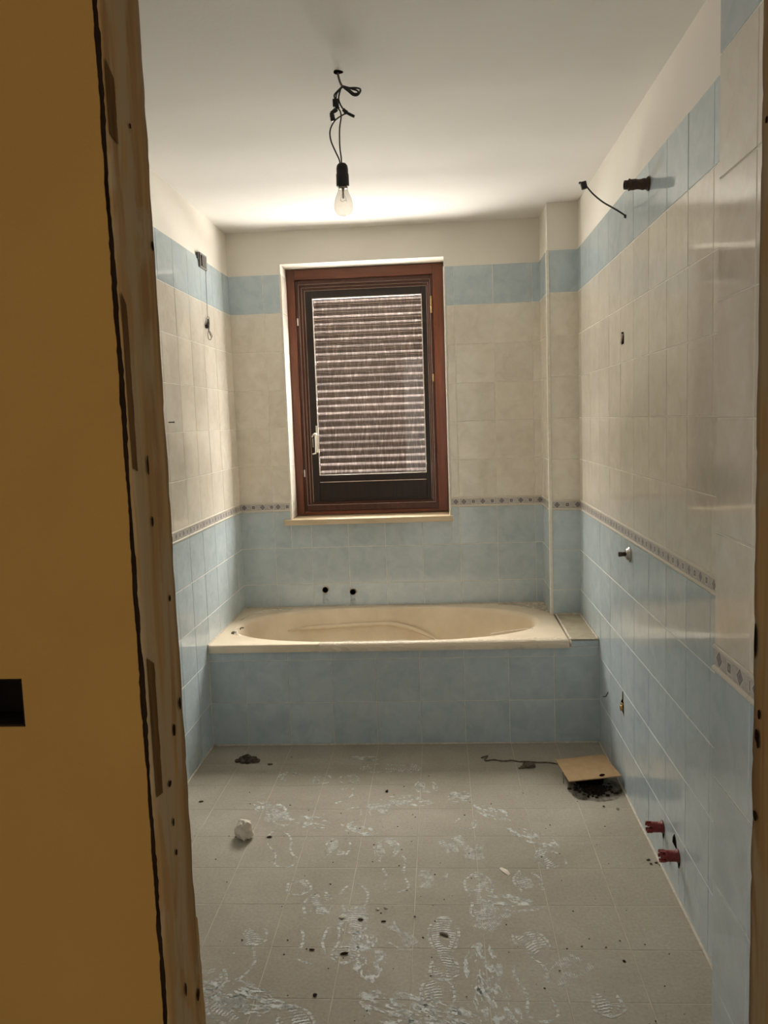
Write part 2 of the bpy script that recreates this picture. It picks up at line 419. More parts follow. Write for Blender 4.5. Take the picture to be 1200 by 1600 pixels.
def prism(bm, poly, y0, y1):
    """poly in x,z extruded along y"""
    a = [bm.verts.new((x, y0, z)) for x, z in poly]; b = [bm.verts.new((x, y1, z)) for x, z in poly]
    bm.faces.new(a); bm.faces.new(b[::-1]); n = len(a)
    for i in range(n): bm.faces.new((a[i], b[i], b[(i + 1) % n], a[(i + 1) % n]))


def rock(bm, c, r, seed, squash=(1, 1, 1), rough=0.5, sub=2):
    res = bmesh.ops.create_icosphere(bm, subdivisions=sub, radius=1.0)
    for v in res['verts']:
        d = v.co.normalized(); k = 1 + rough * mnoise.noise(d * 1.7 + Vector((seed * 3.1, seed * 1.7, seed)))+ 0.3 * rough * mnoise.noise(d * 5 + Vector((seed, seed * 2.3, 0)))
        v.co = Vector(c) + Vector((d.x * squash[0], d.y * squash[1], d.z * squash[2])) * r * k


def empty(name, loc=(0, 0, 0)):
    o = bpy.data.objects.new(name, None); COL.objects.link(o); o.location = loc; o.empty_display_size = 0.05; return o


def tag(o, label, cat_, group=None):
    o['label'] = label; o['category'] = cat_
    if group: o['group'] = group
    return o


def struct(o):
    o['kind'] = 'structure'; return o


def stuff(o):
    o['kind'] = 'stuff'; return o


def part(name, bm, m, root, smooth=False):
    """a part whose mesh is given in world coordinates, under a root Empty"""
    if root is not None:
        bmesh.ops.translate(bm, verts=bm.verts, vec=-Vector(root.matrix_basis.translation))
    return fin(name, bm, m, root, smooth=smooth)


# ------------------------------------------------------------------ tiles
TT = 0.0045
_cache = {}


def tile_mesh(w, h, key, gap=0.0032):
    k = (round(w, 4), round(h, 4), key)
    if k in _cache: return _cache[k]
    bm = bmesh.new(); e = 0.0010; g = gap / 2
    def ring(i, y): return [bm.verts.new(c) for c in ((g + i, y, g + i), (w - g - i, y, g + i), (w - g - i, y, h - g - i), (g + i, y, h - g - i))]
    a, b, c = ring(0, 0), ring(0, -TT + 0.0009), ring(e, -TT)
    for p, q in ((a, b), (b, c)):
        for i in range(4): bm.faces.new((p[i], p[(i + 1) % 4], q[(i + 1) % 4], q[i]))
    bm.faces.new(c)
    bmesh.ops.recalc_face_normals(bm, faces=bm.faces)
    if c[0].link_faces and bm.faces[:][-1].normal.y > 0: bmesh.ops.reverse_faces(bm, faces=bm.faces)
    me = bpy.data.meshes.new('tile'); bm.to_mesh(me); bm.free(); me.materials.append(M[key])
    _cache[k] = me; return me


def border_mesh(w):
    k = ('b', round(w, 4))
    if k in _cache: return _cache[k]
    bm = bmesh.new(); g = 0.0008
    prof = [(0, 0.0006), (-0.006, 0.0012), (-0.0095, 0.004), (-0.0095, 0.0075), (-0.0055, 0.0105), (-0.0045, 0.011), (-0.0045, 0.041), (-0.0075, 0.0425), (-0.0078, 0.047), (-0.005, 0.0492), (0, 0.0494)]
    A = [bm.verts.new((g, y, z)) for y, z in prof]; B = [bm.verts.new((w - g, y, z)) for y, z in prof]
    for i in range(len(prof) - 1): bm.faces.new((A[i], B[i], B[i + 1], A[i + 1]))
    bm.faces.new(A); bm.faces.new(B[::-1])
    bmesh.ops.recalc_face_normals(bm, faces=bm.faces)
    me = bpy.data.meshes.new('border_tile'); bm.to_mesh(me); bm.free(); me.materials.append(M['border'])
    _cache[k] = me; return me


def lay(parent, org, theta, sj, rows, hole=None, skip=None):
    """tiles on a vertical face: sj joints along it, rows (z0,z1,kind); hole=(s0,s1,z0,z1) left open"""
    ct, st = math.cos(theta), math.sin(theta)

    def put(me, name, s, z, jit):
        o = link(name, me, None, parent, (org[0] + ct * s, org[1] + st * s, z), (random.gauss(0, jit), random.gauss(0, jit) * 0.3, theta + random.gauss(0, jit)))
        return o
    for s0, s1 in zip(sj, sj[1:]):
        for z0, z1, key in rows:
            if skip and skip(s0, s1, z0, z1): continue
            rects = [(s0, s1, z0, z1)]
            if hole:
                a, b, c, d = hole
                if s1 > a and s0 < b and z1 > c and z0 < d:
                    rects = []
                    if s0 < a: rects.append((s0, a, z0, z1))
                    if s1 > b: rects.append((b, s1, z0, z1))
                    m0, m1 = max(s0, a), min(s1, b)
                    if z0 < c: rects.append((m0, m1, z0, c))
                    if z1 > d: rects.append((m0, m1, d, z1))
            for a, b, c, d in rects:
                if b - a < 0.007 or d - c < 0.007: continue
                if key == 'border':
                    if d - c < 0.045: continue
                    put(border_mesh(b - a), 'border_tile', a, c, 0)
                else:
                    put(tile_mesh(b - a, d - c, key), 'tile', a, c, 0.0011)


ROWS_LOW = [(0.0, 0.2, 'blue'), (0.2, 0.4, 'blue'), (0.4, 0.6, 'blue'), (0.6, 0.8, 'blue'), (0.8, 1.0, 'blue')]
ROWS_UP = [(1.0, 1.05, 'border')] + [(1.05 + 0.2 * k, 1.25 + 0.2 * k, 'cream') for k in range(5)] + [(2.05, 2.25, 'blue')]
ROWS = ROWS_LOW + ROWS_UP
GR = 0.0028          # grout stands this far off the masonry, tiles 4.5 mm


def grout(parent, x0, x1, y0, y1, z0, z1):
    bm = bmesh.new(); box(bm, x0, x1, y0, y1, z0, z1)
    return fin('grout', bm, M['grout'], parent)


# ------------------------------------------------------------------ room shell
# window reveal
RX0, RX1, RZ0, RZ1 = 0.282, 1.137, 0.930, 2.300
bm = bmesh.new()
box(bm, -0.25, RX0, 0, 0.40, -0.02, H); box(bm, RX1, W + 0.25, 0, 0.40, -0.02, H)
box(bm, RX0, RX1, 0, 0.40, -0.02, RZ0); box(bm, RX0, RX1, 0, 0.40, RZ1, H)
wall_back = struct(fin('wall_back', bm, M['plaster']))
for a in ((0, RX0, 0, 2.25), (RX1, PX, 0, 2.25), (RX0, RX1, 0, RZ0)):
    grout(wall_back, a[0], a[1], -GR, 0.001, a[2], a[3])
# back wall joints: cut tile at the left corner, then whole ones; upper rows sit on almost the same joints
low_j = [0.0] + [0.1855 + 0.2 * k for k in range(8)] + [PX]
lay(wall_back, (0, 0), 0, low_j, [(0.4, 0.6, 'blue'), (0.6, 0.8, 'blue'), (0.8, 1.0, 'blue')], hole=(RX0 - 0.006, RX1 + 0.006, RZ0, 3))
lay(wall_back, (0, 0), 0, low_j, ROWS_UP, hole=(RX0 - 0.006, RX1 + 0.006, RZ0, RZ1 + 0.01))
# tiled reveal sides, white corner trims
for x, th, y0 in ((RX0, math.pi / 2, 0.004), (RX1, -math.pi / 2, 0.148)):
    rows = [(0.958, 1.0, 'cream'), (1.0, 1.05, 'cream')] + ROWS_UP[1:6] + [(2.05, 2.25, 'cream')]
    lay(wall_back, (x, y0), th, [0, 0.144], rows)
for x in (RX0, RX1):
    bm = bmesh.new(); s = -1 if x == RX0 else 1
    xa, xb = sorted((x - s * 0.005, x + s * 0.006)); box(bm, xa, xb, -0.0065, 0.004, 0.955, 2.25, 0.002)
    fin('corner_trim', bm, M['trim'], wall_back)

bm = bmesh.new(); box(bm, -0.2, 0, YD1, 0, -0.02, H)
wall_left = struct(fin('wall_left', bm, M['plaster']))
grout(wall_left, -0.001, GR, YD1, 0, 0, 2.25)
lj = sorted([-0.132 - 0.2 * k for k in range(17)] + [YD1, 0.0]); lj = [v for v in lj if v >= YD1]
lay(wall_left, (0, 0), math.pi / 2, lj, ROWS, skip=lambda a, b, c, d: a > -0.75 and d < 0.45)

bm = bmesh.new(); box(bm, W, W + 0.2, YD1, 0, -0.02, H)
wall_right = struct(fin('wall_right', bm, M['plaster']))
grout(wall_right, W - GR, W + 0.001, -2.9, -PD, 0, 2.25)
rj = [PD] + [0.385 + 0.2075 * k for k in range(12)] + [2.897]
lay(wall_right, (W, 0), -math.pi / 2, rj, ROWS, skip=lambda a, b, c, d: b < 0.75 and d < 0.45)

bm = bmesh.new(); box(bm, PX, W, -PD, 0, -0.02, H)
pil = struct(fin('wall_pilaster', bm, M['plaster']))
grout(pil, PX - GR, W, -PD - GR, -0.001, 0.44, 2.25)
lay(pil, (PX, -PD), 0, [0.0075, W - PX], ROWS, skip=lambda a, b, c, d: d < 0.45)
lay(pil, (PX, 0), -math.pi / 2, [0.0, 0.1, PD - 0.0075], ROWS, skip=lambda a, b, c, d: d < 0.45)
bm = bmesh.new(); box(bm, PX - 0.0065, PX + 0.009, -PD - 0.0065, -PD + 0.009, 0.475, 2.25, 0.003)
fin('corner_trim', bm, M['trim'], pil)

PIX, PIY = 1.5737, -2.897
bm = bmesh.new(); box(bm, PIX, W + 0.1, YD1, PIY, -0.02, H)
pier = struct(fin('wall_near_right', bm, M['plaster']))
grout(pier, PIX - GR, PIX + 0.001, YD1, PIY, 0, 2.25)
lay(pier, (PIX, 0), -math.pi / 2, [-PIY, 3.066, 3.266, -YD1], ROWS)

bm = bmesh.new()
NX, NY = 28, 40
# ceiling slab, its underside slightly uneven
for i in range(NX):
    pass
gv = [[bm.verts.new((-0.2 + (W + 0.4) * i / NX, YD1 - 0.1 + (0.3 - YD1) * j / NY, H + (0.002 * mnoise.noise(Vector((i * 0.37, j * 0.31, 1.7)))))) for j in range(NY + 1)] for i in range(NX + 1)]
for i in range(NX):
    for j in range(NY): bm.faces.new((gv[i][j], gv[i + 1][j], gv[i + 1][j + 1], gv[i][j + 1]))
box(bm, -0.2, W + 0.2, YD1 - 0.1, 0.2, H + 0.006, H + 0.15)
ceiling = struct(fin('ceiling', bm, M['ceiling']))

# floor: grout bed and single tiles
bm = bmesh.new(); box(bm, -1.3, 3.2, -5.2, 0.0, -0.12, -0.0007)
floor = struct(fin('floor', bm, M['floor_grout']))
fx = [0.0] + [0.1745 + 0.2 * k for k in range(8)] + [W]
fy = [-0.766] + [-0.985 - 0.2068 * k for k in range(13)]
for x0, x1 in zip(fx, fx[1:]):
    for y1, y0 in zip(fy, fy[1:]):
        me = tile_mesh(x1 - x0, y1 - y0, 'floor', 0.0026)
        link('tile', me, None, floor, (x0, y0, -TT), (-math.pi / 2 + random.gauss(0, 0.0008), random.gauss(0, 0.0008), 0))
for a, b in (((0.0, -0.77), (0.0, YD1)), ((W, -0.77), (W, PIY))):
    bm = bmesh.new(); s = 1 if a[0] == 0 else -1
    xa, xb = sorted((a[0], a[0] + s * 0.010)); box(bm, xa, xb, b[1], a[1], -0.001, 0.006, 0.002)
    fin('wall_joint', bm, M['mortar'], floor)

# hall side: wall with the doorway, its yellow plaster broken raggedly along the wooden lining
JX0, JX1, JT = 0.753, 1.457, 0.024


def ragged(x, z0, z1, n, amp, seed):
    return [(x + amp * (mnoise.noise(Vector((z * 9, seed, 0))) + 0.7 * mnoise.noise(Vector((z * 33, seed, 4))) + 0.6 * mnoise.noise(Vector((z * 110, seed, 7)))), z) for z in [z0 + (z1 - z0) * i / n for i in range(n + 1)]]


bm = bmesh.new()
HX0, HX1, HZ0, HZ1 = 0.545, 0.612, 1.137, 1.193
box(bm, -1.3, HX0, YD0, YD1, 0, 2.6); box(bm, HX0, HX1, YD0, YD1, 0, HZ0); box(bm, HX0, HX1, YD0, YD1, HZ1, 2.6)
box(bm, HX0, HX1, YD0 + 0.05, YD1, HZ0, HZ1)
prism(bm, [(HX1, 0.0)] + ragged(0.7470, 0.0, 2.12, 420, 0.0018, 3) + [(HX1, 2.12)], YD0, YD0 + 0.012)
box(bm, HX1, JX0 - JT, YD0 + 0.012, YD1, 0, 2.12); box(bm, HX1, JX1 + JT, YD0, YD1, 2.12, 2.6)
prism(bm, [(JX1 + 0.5, 0.0)] + ragged(JX1 + 0.012, 0.0, 2.12, 120, 0.002, 8) + [(JX1 + 0.5, 2.12)], YD0, YD0 + 0.012)
box(bm, JX1 + JT, JX1 + 0.5, YD0 + 0.012, YD1, 0, 2.12); box(bm, JX1 + JT, 3.2, YD0, YD1, 2.12, 2.6); box(bm, JX1 + 0.5, 3.2, YD0, YD1, 0, 2.12)
wall_hall = struct(fin('wall_hall', bm, M['yellow']))

door = struct(empty('door_1', (1.1, (YD0 + YD1) / 2, 0)))


def board(x, side, seed):
    """lining board whose visible face is a fine grid with dents, its edges chipped"""
    bm = bmesh.new(); ny, nz = 10, 220; g = []
    for i in range(ny + 1):
        row = []
        for j in range(nz + 1):
            z = 2.10 * j / nz; y = YD0 + 0.004 + (YD1 - YD0 - 0.004) * i / ny
            d = 0.0012 * mnoise.noise(Vector((y * 30, z * 4, seed))) + 0.0007 * mnoise.noise(Vector((y * 80, z * 20, seed)))
            if i in (0, ny): d -= 0.0022 * max(0, mnoise.noise(Vector((z * 14, seed, i)))) + (0.003 * max(0, mnoise.noise(Vector((z * 40, seed, i))) - 0.25))
            if i == ny: y -= 0.004 * max(0, mnoise.noise(Vector((z * 22, seed, 9))))
            row.append(bm.verts.new((x + side * d, y, z)))
        g.append(row)
    back = [[bm.verts.new((x - side * JT, YD0 + 0.004 if i == 0 else YD1, 2.10 * j / nz)) for j in range(nz + 1)] for i in (0, 1)]
    for i in range(ny):
        for j in range(nz): bm.faces.new((g[i][j], g[i + 1][j], g[i + 1][j + 1], g[i][j + 1]))
    for j in range(nz):
        bm.faces.new((g[0][j], g[0][j + 1], back[0][j + 1], back[0][j])); bm.faces.new((g[ny][j], back[1][j], back[1][j + 1], g[ny][j + 1]))
    return bm


def dpart(name, bm, m, label=None, smooth=False):
    o = part(name, bm, m, door, smooth)
    if label: o['label'] = label
    return o


jl = dpart('jamb', board(JX0, 1, 2.0), M['jamb'], 'left lining board of rough pine with plaster smears', True)
jr = dpart('jamb', board(JX1, -1, 5.0), M['jamb'], 'right lining board of rough pine', True)
bm = bmesh.new(); box(bm, JX0 - JT, JX1 + JT, YD0 + 0.004, YD1, 2.10, 2.12); dpart('header', bm, M['jamb'])
bm = bmesh.new(); N = 320
L0 = ragged(0.7435, 0.0, 2.1, N, 0.0014, 11); L1 = ragged(0.7508, 0.0, 2.1, N, 0.0022, 14)
prism(bm, L0 + L1[::-1], YD0 + 0.0015, YD0 + 0.0045); dpart('gap', bm, M['gap'], 'dark crack between plaster and jamb')  # dark strip paints the shade inside the open crack
# knots and nail holes on the left board, darker broken recesses, a chipped splinter at its foot


def hole_on_board(y, z, ry, rz, x, side, root_, name='knot'):
    bm = bmesh.new(); n = 12; c = bm.verts.new((x + side * 0.0012, y, z)); ring = []
    for k in range(n):
        a = 2 * math.pi * k / n; q = 1 + 0.22 * mnoise.noise(Vector((math.cos(a) * 2, math.sin(a) * 2, z * 31)))
        ring.append(bm.verts.new((x + side * 0.0021, y + ry * q * math.cos(a), z + rz * q * math.sin(a))))
    for k in range(n): bm.faces.new((c, ring[k], ring[(k + 1) % n]))
    return dpart(name, bm, M['gap'])


for y, z, ry, rz in ((-3.425, 1.101, .0045, .0075), (-3.398, 1.125, .004, .008), (-3.452, 1.045, .005, .004), (-3.449, 0.995, .003, .005), (-3.41, 1.261, .003, .004), (-3.39, 1.681, .004, .006), (-3.444, 0.775, .003, .009), (-3.400, 0.735, .005, .008), (-3.445, 0.955, .003, .004), (-3.455, 1.425, .003, .012), (-3.452, 1.36, .003, .006), (-3.44, 1.80, .003, .003)):
    hole_on_board(y, z, ry, rz, JX0, 1, door)
for y, z, ry, rz in ((-3.404, 1.105, .004, .006), (-3.398, 1.076, .006, .008), (-3.402, 1.068, .004, .006), (-3.39, 1.19, .004, .022), (-3.396, 0.975, .006, .006), (-3.40, 1.78, .004, .004)):
    hole_on_board(y, z, ry, rz, JX1, -1, door)
for y0, y1, z0, z1 in ((-3.500, -3.478, 1.768, 1.835), (-3.500, -3.486, 1.42, 1.60), (-3.497, -3.476, 1.045, 1.20)):
    bm = bmesh.new(); n = 14
    poly = [(y0, z0 + 0.004)] + [(y1 + 0.0022 * mnoise.noise(Vector((k * .9, z0, 3))), z0 + (z1 - z0) * k / n) for k in range(n + 1)] + [(y0, z1 + 0.012)]
    vs = [bm.verts.new((JX0 + 0.0016, y, z)) for y, z in poly]; bm.faces.new(vs)
    o = dpart('broken_edge', bm, M['broken'], 'darker chipped recess of the left board')
bm = bmesh.new(); poly = [(-3.386, .835), (-3.379, .828), (-3.3765, .80), (-3.3775, .775), (-3.374, .755), (-3.3755, .725), (-3.3715, .70), (-3.372, .66), (-3.374, .62), (-3.386, .60)]
fa = [bm.verts.new((0.7533, y, z)) for y, z in poly]; fb_ = [bm.verts.new((0.742, y + .001, z)) for y, z in poly]
bm.faces.new(fa); bm.faces.new(fb_[::-1])
for i in range(len(poly)): bm.faces.new((fa[i], fb_[i], fb_[(i + 1) % len(poly)], fa[(i + 1) % len(poly)]))
dpart('splinter', bm, M['jamb'])
# electrical box cavity in the hall wall
bx = empty('flush_socket_box', ((HX0 + HX1) / 2, YD0 + 0.03, HZ0))
tag(bx, 'black empty flush electrical box sunk in the yellow hall wall', 'electrical box')
bm = bmesh.new(); t = 0.002; a0, a1, b0, b1 = HX0 + 0.0005, HX1 - 0.0005, HZ0 + 0.0005, HZ1 - 0.0005
box(bm, a0, a0 + t, YD0 + .002, YD0 + .049, b0, b1); box(bm, a1 - t, a1, YD0 + .002, YD0 + .049, b0, b1)
box(bm, a0, a1, YD0 + .002, YD0 + .049, b0, b0 + t); box(bm, a0, a1, YD0 + .002, YD0 + .049, b1 - t, b1)
part('box_shell', bm, M['void'], bx)
bm = bmesh.new(); box(bm, a0 + t, a1 - t, YD0 + .044, YD0 + .049, b0 + t, b1 - t); part('back_plate', bm, M['void'], bx)

bm = bmesh.new(); box(bm, -1.3, 3.2, -5.2, YD0, 2.60, 2.75); struct(fin('ceiling', bm, M['ceiling']))

# ------------------------------------------------------------------ window and shutter
win = struct(empty('window_1', ((RX0 + RX1) / 2, 0.15, RZ0 + 0.03)))


def ring_frame(outer, inner, y0, y1, m_v, m_h, name, label=None):
    """four bars between two rectangles (x0,x1,z0,z1)"""
    X0, X1, Z0, Z1 = outer; x0, x1, z0, z1 = inner; out = []
    e = 0.0005
    for nm, (a, b, c, d), mm in (('stile', (X0, x0, Z0, Z1), m_v), ('stile', (x1, X1, Z0, Z1), m_v), ('rail', (x0 + e, x1 - e, z1, Z1), m_h), ('rail', (x0 + e, x1 - e, Z0, z0), m_h)):
        bm = bmesh.new(); box(bm, a, b, y0, y1, c, d, min(0.0022, (b - a) * .2, (d - c) * .2)); o = part(name + '_' + nm, bm, mm, win)
        out.append(o)
    return out


RW, RH, DK, RD = M['wood_red'], M['wood_redh'], M['wood_dark'], M['wood_rebate']
ring_frame((0.2845, 1.1335, 0.960, 2.2965), (0.328, 1.076, 0.978, 2.242), 0.150, 0.27, RW, RH, 'frame')
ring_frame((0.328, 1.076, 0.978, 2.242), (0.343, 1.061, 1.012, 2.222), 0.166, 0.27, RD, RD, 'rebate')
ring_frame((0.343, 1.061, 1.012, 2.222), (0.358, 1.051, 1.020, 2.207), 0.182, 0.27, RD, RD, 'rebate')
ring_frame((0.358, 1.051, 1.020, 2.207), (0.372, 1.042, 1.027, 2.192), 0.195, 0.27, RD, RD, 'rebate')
ring_frame((0.372, 1.042, 1.027, 2.192), (0.413, 1.014, 1.176, 2.149), 0.207, 0.255, DK, DK, 'sash')
bm = bmesh.new(); box(bm, 0.414, 1.013, 0.2035, 0.2075, 1.043, 1.135, 0.0008); part('sash_panel', bm, M['wood_dark'], win)


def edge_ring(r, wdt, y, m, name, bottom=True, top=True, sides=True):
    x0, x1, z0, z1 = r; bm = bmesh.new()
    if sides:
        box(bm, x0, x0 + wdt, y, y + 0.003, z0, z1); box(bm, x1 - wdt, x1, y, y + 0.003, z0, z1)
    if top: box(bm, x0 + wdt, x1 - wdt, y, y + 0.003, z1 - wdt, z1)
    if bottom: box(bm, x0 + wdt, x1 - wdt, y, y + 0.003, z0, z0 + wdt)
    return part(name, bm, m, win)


edge_ring((0.343, 1.061, 1.012, 2.222), 0.0022, 0.1795, M['edge'], 'lit_edge_strip', bottom=True)  # pale strips paint lit edges onto the rebate steps
edge_ring((0.358, 1.051, 1.020, 2.207), 0.0020, 0.1925, M['edge'], 'lit_edge_strip', bottom=False)
edge_ring((0.372, 1.042, 1.027, 2.192), 0.0026, 0.2045, M['edge'], 'lit_edge_strip', bottom=False)
edge_ring((0.413, 1.014, 1.176, 2.149), 0.0042, 0.2045, M['highlight_and_plate'], 'glazing_bead_highlight')  # pale ring painted as the highlight round the glass
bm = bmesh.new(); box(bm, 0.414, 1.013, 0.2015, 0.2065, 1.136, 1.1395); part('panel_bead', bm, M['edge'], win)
bm = bmesh.new(); box(bm, 0.409, 1.018, 0.228, 0.232, 1.172, 2.153); o = part('pane', bm, M['pane'], win)
# handle: long plate and a bent lever
bm = bmesh.new(); box(bm, 0.4030, 0.4110, 0.199, 0.206, 1.305, 1.455, 0.002); hp = part('handle', bm, M['white_metal'], win); hp['label'] = 'cream lever handle on the left sash stile'
bm = bmesh.new(); tube(bm, cat([(0.407, 0.20, 1.408), (0.404, 0.178, 1.412), (0.394, 0.170, 1.408), (0.385, 0.170, 1.392)], 5), 0.0042, 8)
tube(bm, cat([(0.400, 0.176, 1.411), (0.403, 0.170, 1.395), (0.4035, 0.168, 1.34), (0.402, 0.168, 1.303)], 5), 0.0038, 8)
tube(bm, [(0.404, 0.168, 1.303), (0.384, 0.170, 1.299)], 0.0040, 8)
o = fin('lever', bm, M['white_metal'], win, loc=-Vector(win.location), smooth=True)
bm = bmesh.new(); box(bm, 0.383, 0.386, 0.195, 0.2045, 1.335, 1.385, 0.001); part('catch', bm, M['white_metal'], win)
for z in (2.021, 1.193):
    bm = bmesh.new(); box(bm, 0.332, 0.339, 0.160, 0.1668, z - 0.020, z + 0.020, 0.002); o = part('strike_plate', bm, M['highlight_and_plate'], win)
for z, h in ((2.084, 0.045), (1.693, 0.02)):
    bm = bmesh.new(); lathe(bm, [(0.0045, -h), (0.0055, -h * .9), (0.0055, h * .9), (0.0045, h)], 10, origin=(1.0665, 0.163, z)); part('hinge', bm, M['brass'], win, True)

sill = None
bm = bmesh.new(); box(bm, 0.243, 1.152, -0.036, -0.0062, 0.927, 0.957, 0.003); box(bm, RX0 + 0.001, RX1 - 0.001, -0.0062, 0.30, 0.9302, 0.9568)
sill = part('sill', bm, M['sill'], win); sill['label'] = 'beige marble window sill'

shut = empty('roller_shutter', ((SLAT_X0 + SLAT_X1) / 2, SLAT_Y, SLAT_Z0 - 0.2))
tag(shut, 'dusty grey closed roller shutter of horizontal slats behind the window glass', 'roller shutter')
prof = [(0.0, 0.0028), (0.0, SLAT_P - 0.0005), (0.008, SLAT_P - 0.0005), (0.008, 0.0), (0.0, 0.0)]
bmx = bmesh.new()
A = [[bmx.verts.new((x, y, z)) for y, z in prof] for x in (SLAT_X0 - 0.05, SLAT_X1 + 0.05)]
for i in range(len(prof)): bmx.faces.new((A[0][i], A[0][(i + 1) % len(prof)], A[1][(i + 1) % len(prof)], A[1][i]))
bmesh.ops.recalc_face_normals(bmx, faces=bmx.faces)
slat_me = bpy.data.meshes.new('slat'); bmx.to_mesh(slat_me); bmx.free(); slat_me.materials.append(M['slat'])
bmx = bmesh.new(); xa, xb = SLAT_X0 - 0.05, SLAT_X1 + 0.05
box(bmx, xa, xb, -0.0140, 0, 0.0, 0.0012); box(bmx, xa, xb, -0.0150, -0.0136, -0.0020, 0.0050)  # added lips, hoods and rims that aim the slot strips and hide them
box(bmx, xa, xb, -0.0140, 0, 0.0066, 0.0074); box(bmx, xa, xb, -0.0150, -0.0136, 0.0066, 0.0154)
box(bmx, xa, xb, -0.0140, 0, SLAT_P - 0.0032, SLAT_P - 0.0024); box(bmx, xa, xb, -0.0150, -0.0136, 0.0315, SLAT_P - 0.0024)
bmesh.ops.recalc_face_normals(bmx, faces=bmx.faces)
lip_me = bpy.data.meshes.new('slot_light_baffle'); bmx.to_mesh(lip_me); bmx.free(); lip_me.materials.append(M['slat']); lip_me.materials.append(M['void'])
for p in lip_me.polygons: p.material_index = 0 if (p.normal.y < -0.5 and p.center.y < -0.0145) else 1  # inner faces black so the lit channel stays hidden
for i in range(SLAT_N + 1):
    s = link('slat', slat_me, None, shut, (-shut.location.x, 0, 0.2 + i * SLAT_P))
    link('slot_light_baffle', lip_me, None, s)
bm = bmesh.new(); box(bm, SLAT_X0 - .05, SLAT_X1 + .05, SLAT_Y - .004, SLAT_Y + .012, 0.959, SLAT_Z0 - 0.001); part('bottom_rail', bm, M['lip'], shut)
bm = bmesh.new(); box(bm, RX0 + .001, RX1 - .001, SLAT_Y - .004, SLAT_Y + .03, SLAT_Z0 + (SLAT_N + 1) * SLAT_P, RZ1 - .001); part('head_box', bm, M['lip'], shut)

# ------------------------------------------------------------------ bath, apron, ledge
TZ = 0.4745; TX1 = 1.6425; TYF = -0.776
ap = tag(empty('bath_apron', (0.9, -0.72, 0)), 'masonry bath front faced with blue tiles below the cream tub', 'bath panel')
bm = bmesh.new(); box(bm, 0.002, W - 0.002, -0.7635, -0.66, 0.0, 0.4405); part('grout', bm, M['grout'], ap)
lg = tag(empty('bath_ledge', (1.71, -0.53, 0.44)), 'small dusty beige ledge at the right end of the tub before the pilaster', 'ledge')
bm = bmesh.new(); box(bm, TX1 + 0.006, W - 0.005, -0.7602, -0.294, 0.4400, TZ - 0.004); part('masonry', bm, M['grout'], lg)
aj = [0.008] + [0.172 + 0.2 * k for k in range(9)]
TH = -0.7612
for s0, s1 in zip(aj, aj[1:]):
    for z0, z1 in ((0.004, 0.2), (0.2, 0.4), (0.4, 0.4395 if s1 < 1.7 else 0.4395)):
        me = tile_mesh(s1 - s0, z1 - z0, 'blue')
        link('tile', me, None, ap, (s0 - ap.location.x, -0.7612 - ap.location.y, z0), (random.gauss(0, .001), 0, random.gauss(0, .001)))
me = tile_mesh(W - TX1 - 0.010, 0.030, 'blue'); link('tile', me, None, lg, (TX1 + 0.006 - lg.location.x, -0.7602 - lg.location.y, 0.4400 - lg.location.z))
bm = bmesh.new(); box(bm, TX1 + 0.005, W - 0.006, -0.769, -0.305, TZ - 0.004, TZ + 0.003, 0.0015); part('ledge_tile', bm, M['lead'], lg)
bm = bmesh.new(); nseg = 40   # mortar seams round the ledge
for (x0, y0), (x1, y1), wd in (((TX1 + 0.004, -0.772), (TX1 + 0.004, -0.30), 0.005), ((W - 0.009, -0.768), (W - 0.009, -0.30), 0.005), ((TX1, -0.302), (W - 0.005, -0.302), 0.010), ((TX1 + 0.004, -0.770), (W - 0.008, -0.770), 0.003)):
    pts = [(x0 + (x1 - x0) * k / nseg + random.gauss(0, .0012), y0 + (y1 - y0) * k / nseg + random.gauss(0, .0012), TZ + 0.003) for k in range(nseg + 1)]
    tube(bm, pts, lambda t, wd=wd: wd * (0.8 + 0.35 * mnoise.noise(Vector((t * 21, wd * 900, 0)))), 6)
part('mortar_seam', bm, M['mortar'], lg, True)
bm = bmesh.new()
for (x0, y0), (x1, y1) in (((0.004, -0.769), (W - 0.004, -0.769)),):
    tube(bm, [(x0 + (x1 - x0) * k / 60, y0 + random.gauss(0, .0006), 0.002) for k in range(61)], 0.0042, 6)
part('floor_seam', bm, M['mortar'], ap, True)

tub = tag(empty('bathtub', (0.82, -0.39, 0.05)), 'cream built-in bathtub with dusty rim under the window', 'bathtub')
bm = bmesh.new(); NS = 120
ocx, ocy, oa, ob = 0.800, -0.396, 0.742, 0.342


def opening(a, k):
    """basin outline at depth fraction k (0 rim, 1 floor)"""
    c, s = math.cos(a), math.sin(a)
    n = 2.55 - 0.2 * k
    x = abs(c) ** (2 / n) * (1 if c >= 0 else -1); y = abs(s) ** (2 / n) * (1 if s >= 0 else -1)
    ax = oa * (1 - 0.14 * k ** 1.3) if x > 0 else oa * (1 - 0.34 * k ** 1.1)
    # right end a full round, left end blunter
    ay = ob * (1 - 0.20 * k ** 1.3) * (1 - 0.10 * max(0, x) ** 3)
    return ocx + ax * x, ocy + ay * y


def rect_pt(a):
    x, y = opening(a, 0); dx, dy = x - ocx, y - ocy
    t = min(((TX1 - 0.003 - ocx) / dx) if dx > 1e-6 else 9e9, ((0.004 - ocx) / dx) if dx < -1e-6 else 9e9, ((-0.0068 - ocy) / dy) if dy > 1e-6 else 9e9, ((TYF + 0.006 - ocy) / dy) if dy < -1e-6 else 9e9)
    return ocx + dx * t, ocy + dy * t


